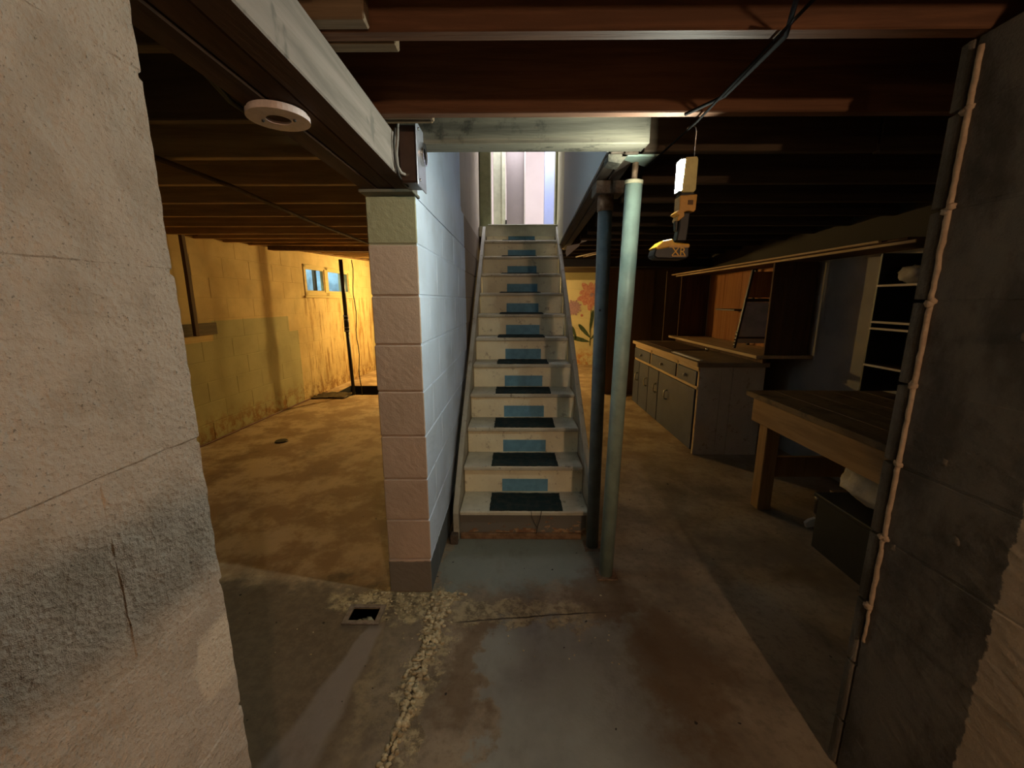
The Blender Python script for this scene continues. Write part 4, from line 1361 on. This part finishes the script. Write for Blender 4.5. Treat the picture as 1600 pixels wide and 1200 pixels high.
M_skin = speckle('skin', (0.50, 0.30, 0.21), (0.44, 0.25, 0.17), 8, 0.5, 80, 0.0006)
M_jacket = speckle('navy_jacket_cloth', (0.030, 0.036, 0.055), (0.022, 0.027, 0.042), 12, 0.85, 90, 0.001)
M_jeans = speckle('dark_jeans', (0.035, 0.045, 0.075), (0.025, 0.032, 0.055), 12, 0.85, 90, 0.001)
M_hair = speckle('dark_brown_hair', (0.035, 0.022, 0.014), (0.02, 0.013, 0.009), 60, 0.6, 200, 0.002)
RW, LW_ = (0.004, -0.150, 1.280), (-0.315, -0.50, 0.90)
body = [
    [((-0.11, -0.66, 0.92), 0.10), ((-0.11, -0.655, 1.10), 0.10), ((-0.11, -0.66, 1.28), 0.11), ((-0.11, -0.67, 1.42), 0.075), ((-0.11, -0.66, 1.49), 0.050), ((-0.11, -0.64, 1.56), 0.068), ((-0.11, -0.635, 1.64), 0.078), ((-0.11, -0.645, 1.70), 0.055)],
    [3, ((0.06, -0.665, 1.41), 0.050), ((0.11, -0.57, 1.385), 0.042), ((0.125, -0.47, 1.35), 0.036), ((0.09, -0.33, 1.325), 0.032), ((0.050, -0.18, 1.305), 0.027), ((0.095, -0.095, 1.310), 0.028)],
    [3, ((-0.27, -0.665, 1.41), 0.050), ((-0.305, -0.68, 1.27), 0.042), ((-0.315, -0.685, 1.14), 0.038), ((-0.32, -0.65, 1.02), 0.034), ((-0.315, -0.62, 0.90), 0.026), ((-0.315, -0.605, 0.84), 0.030)],
    [0, ((-0.02, -0.66, 0.84), 0.085), ((-0.01, -0.64, 0.50), 0.055), ((-0.01, -0.68, 0.12), 0.036)],
    [0, ((-0.20, -0.66, 0.84), 0.085), ((-0.21, -0.64, 0.50), 0.055), ((-0.21, -0.68, 0.12), 0.036)],
]
body_ob = skin_mesh('body', body, M_skin)
hx = 0.105
for k in range(4):
    z_ = 1.306 + 0.016 * k
    skin_mesh('finger', [[((hx - 0.002, -0.085, z_), 0.010), ((hx + 0.052, -0.048, z_ + 0.002), 0.009), ((hx + 0.052, -0.020, z_ + 0.002), 0.008), ((hx + 0.030, -0.008, z_ + 0.001), 0.0070)]], M_skin, 1)
skin_mesh('thumb', [[((hx - 0.010, -0.085, 1.322), 0.012), ((hx - 0.020, -0.055, 1.335), 0.011), ((hx - 0.022, -0.036, 1.345), 0.0095)]], M_skin, 1)
for k in range(4):
    y_ = -0.627 + 0.016 * k
    skin_mesh('finger', [[((-0.315, y_, 0.835), 0.010), ((-0.317, y_ + 0.004, 0.795), 0.009), ((-0.310, y_ + 0.006, 0.768 + 0.004 * abs(k - 1)), 0.008), ((-0.300, y_ + 0.004, 0.750 + 0.006 * abs(k - 1)), 0.0075)]], M_skin, 1)
skin_mesh('thumb', [[((-0.308, -0.580, 0.860), 0.012), ((-0.300, -0.560, 0.825), 0.011), ((-0.296, -0.555, 0.800), 0.0095)]], M_skin, 1)
jk = [
    [((-0.11, -0.66, 0.88), 0.135), ((-0.11, -0.655, 1.10), 0.128), ((-0.11, -0.66, 1.28), 0.132), ((-0.11, -0.67, 1.42), 0.095), ((-0.11, -0.665, 1.475), 0.066)],
    [3, ((0.06, -0.665, 1.41), 0.060), ((0.11, -0.57, 1.385), 0.048), ((0.125, -0.47, 1.35), 0.042), ((0.09, -0.33, 1.325), 0.040), ((0.056, -0.20, 1.305), 0.036)],
    [3, ((-0.27, -0.665, 1.41), 0.064), ((-0.305, -0.68, 1.27), 0.054), ((-0.315, -0.685, 1.14), 0.050), ((-0.32, -0.65, 1.02), 0.045), ((-0.316, -0.625, 0.92), 0.038)],
]
skin_mesh('jacket', jk, M_jacket)
skin_mesh('trousers', [
    [((-0.11, -0.66, 0.93), 0.125), ((-0.11, -0.66, 0.86), 0.12)],
    [1, ((-0.02, -0.66, 0.78), 0.098), ((-0.01, -0.64, 0.50), 0.072), ((-0.01, -0.68, 0.06), 0.056)],
    [1, ((-0.20, -0.66, 0.78), 0.098), ((-0.21, -0.64, 0.50), 0.072), ((-0.21, -0.68, 0.06), 0.056)]], M_jeans)
part('hair', MB().ball((-0.11, -0.665, 1.665), 0.098, 3, (0.92, 1.05, 1.02), 0.12), M_hair, PS)
for sx in (-0.145, -0.075):
    part('eye', MB().ball((sx, -0.572, 1.635), 0.012, 2), M_whitep, PS)
part('nose', MB().ball((-0.11, -0.555, 1.605), 0.014, 2, (0.8, 1.2, 1.5)), M_skin, PS)
part('mouth', MB().ball((-0.11, -0.567, 1.565), 0.020, 2, (1.2, 0.4, 0.35)), plain('lips', (0.40, 0.16, 0.13), 0.5), PS)
for sx in (-0.205, -0.015):
    part('ear', MB().ball((sx, -0.64, 1.625), 0.026, 2, (0.4, 0.8, 1.2)), M_skin, PS)
for sx in (-0.01, -0.21):
    part('shoe', MB().ball((sx, -0.62, 0.045), 0.05, 3, (1.0, 2.6, 0.9)), M_black, PS)
ph = part('phone', MB().box(-0.016, 0.146, -0.0235, -0.0155, 1.306, 1.384, 0.003), M_black)
tag(ph, 'black phone held up sideways in the right hand', 'phone')
part('lens_bump', MB().box(-0.012, 0.014, -0.0153, -0.0135, 1.355, 1.382, 0.001), M_black, ph)
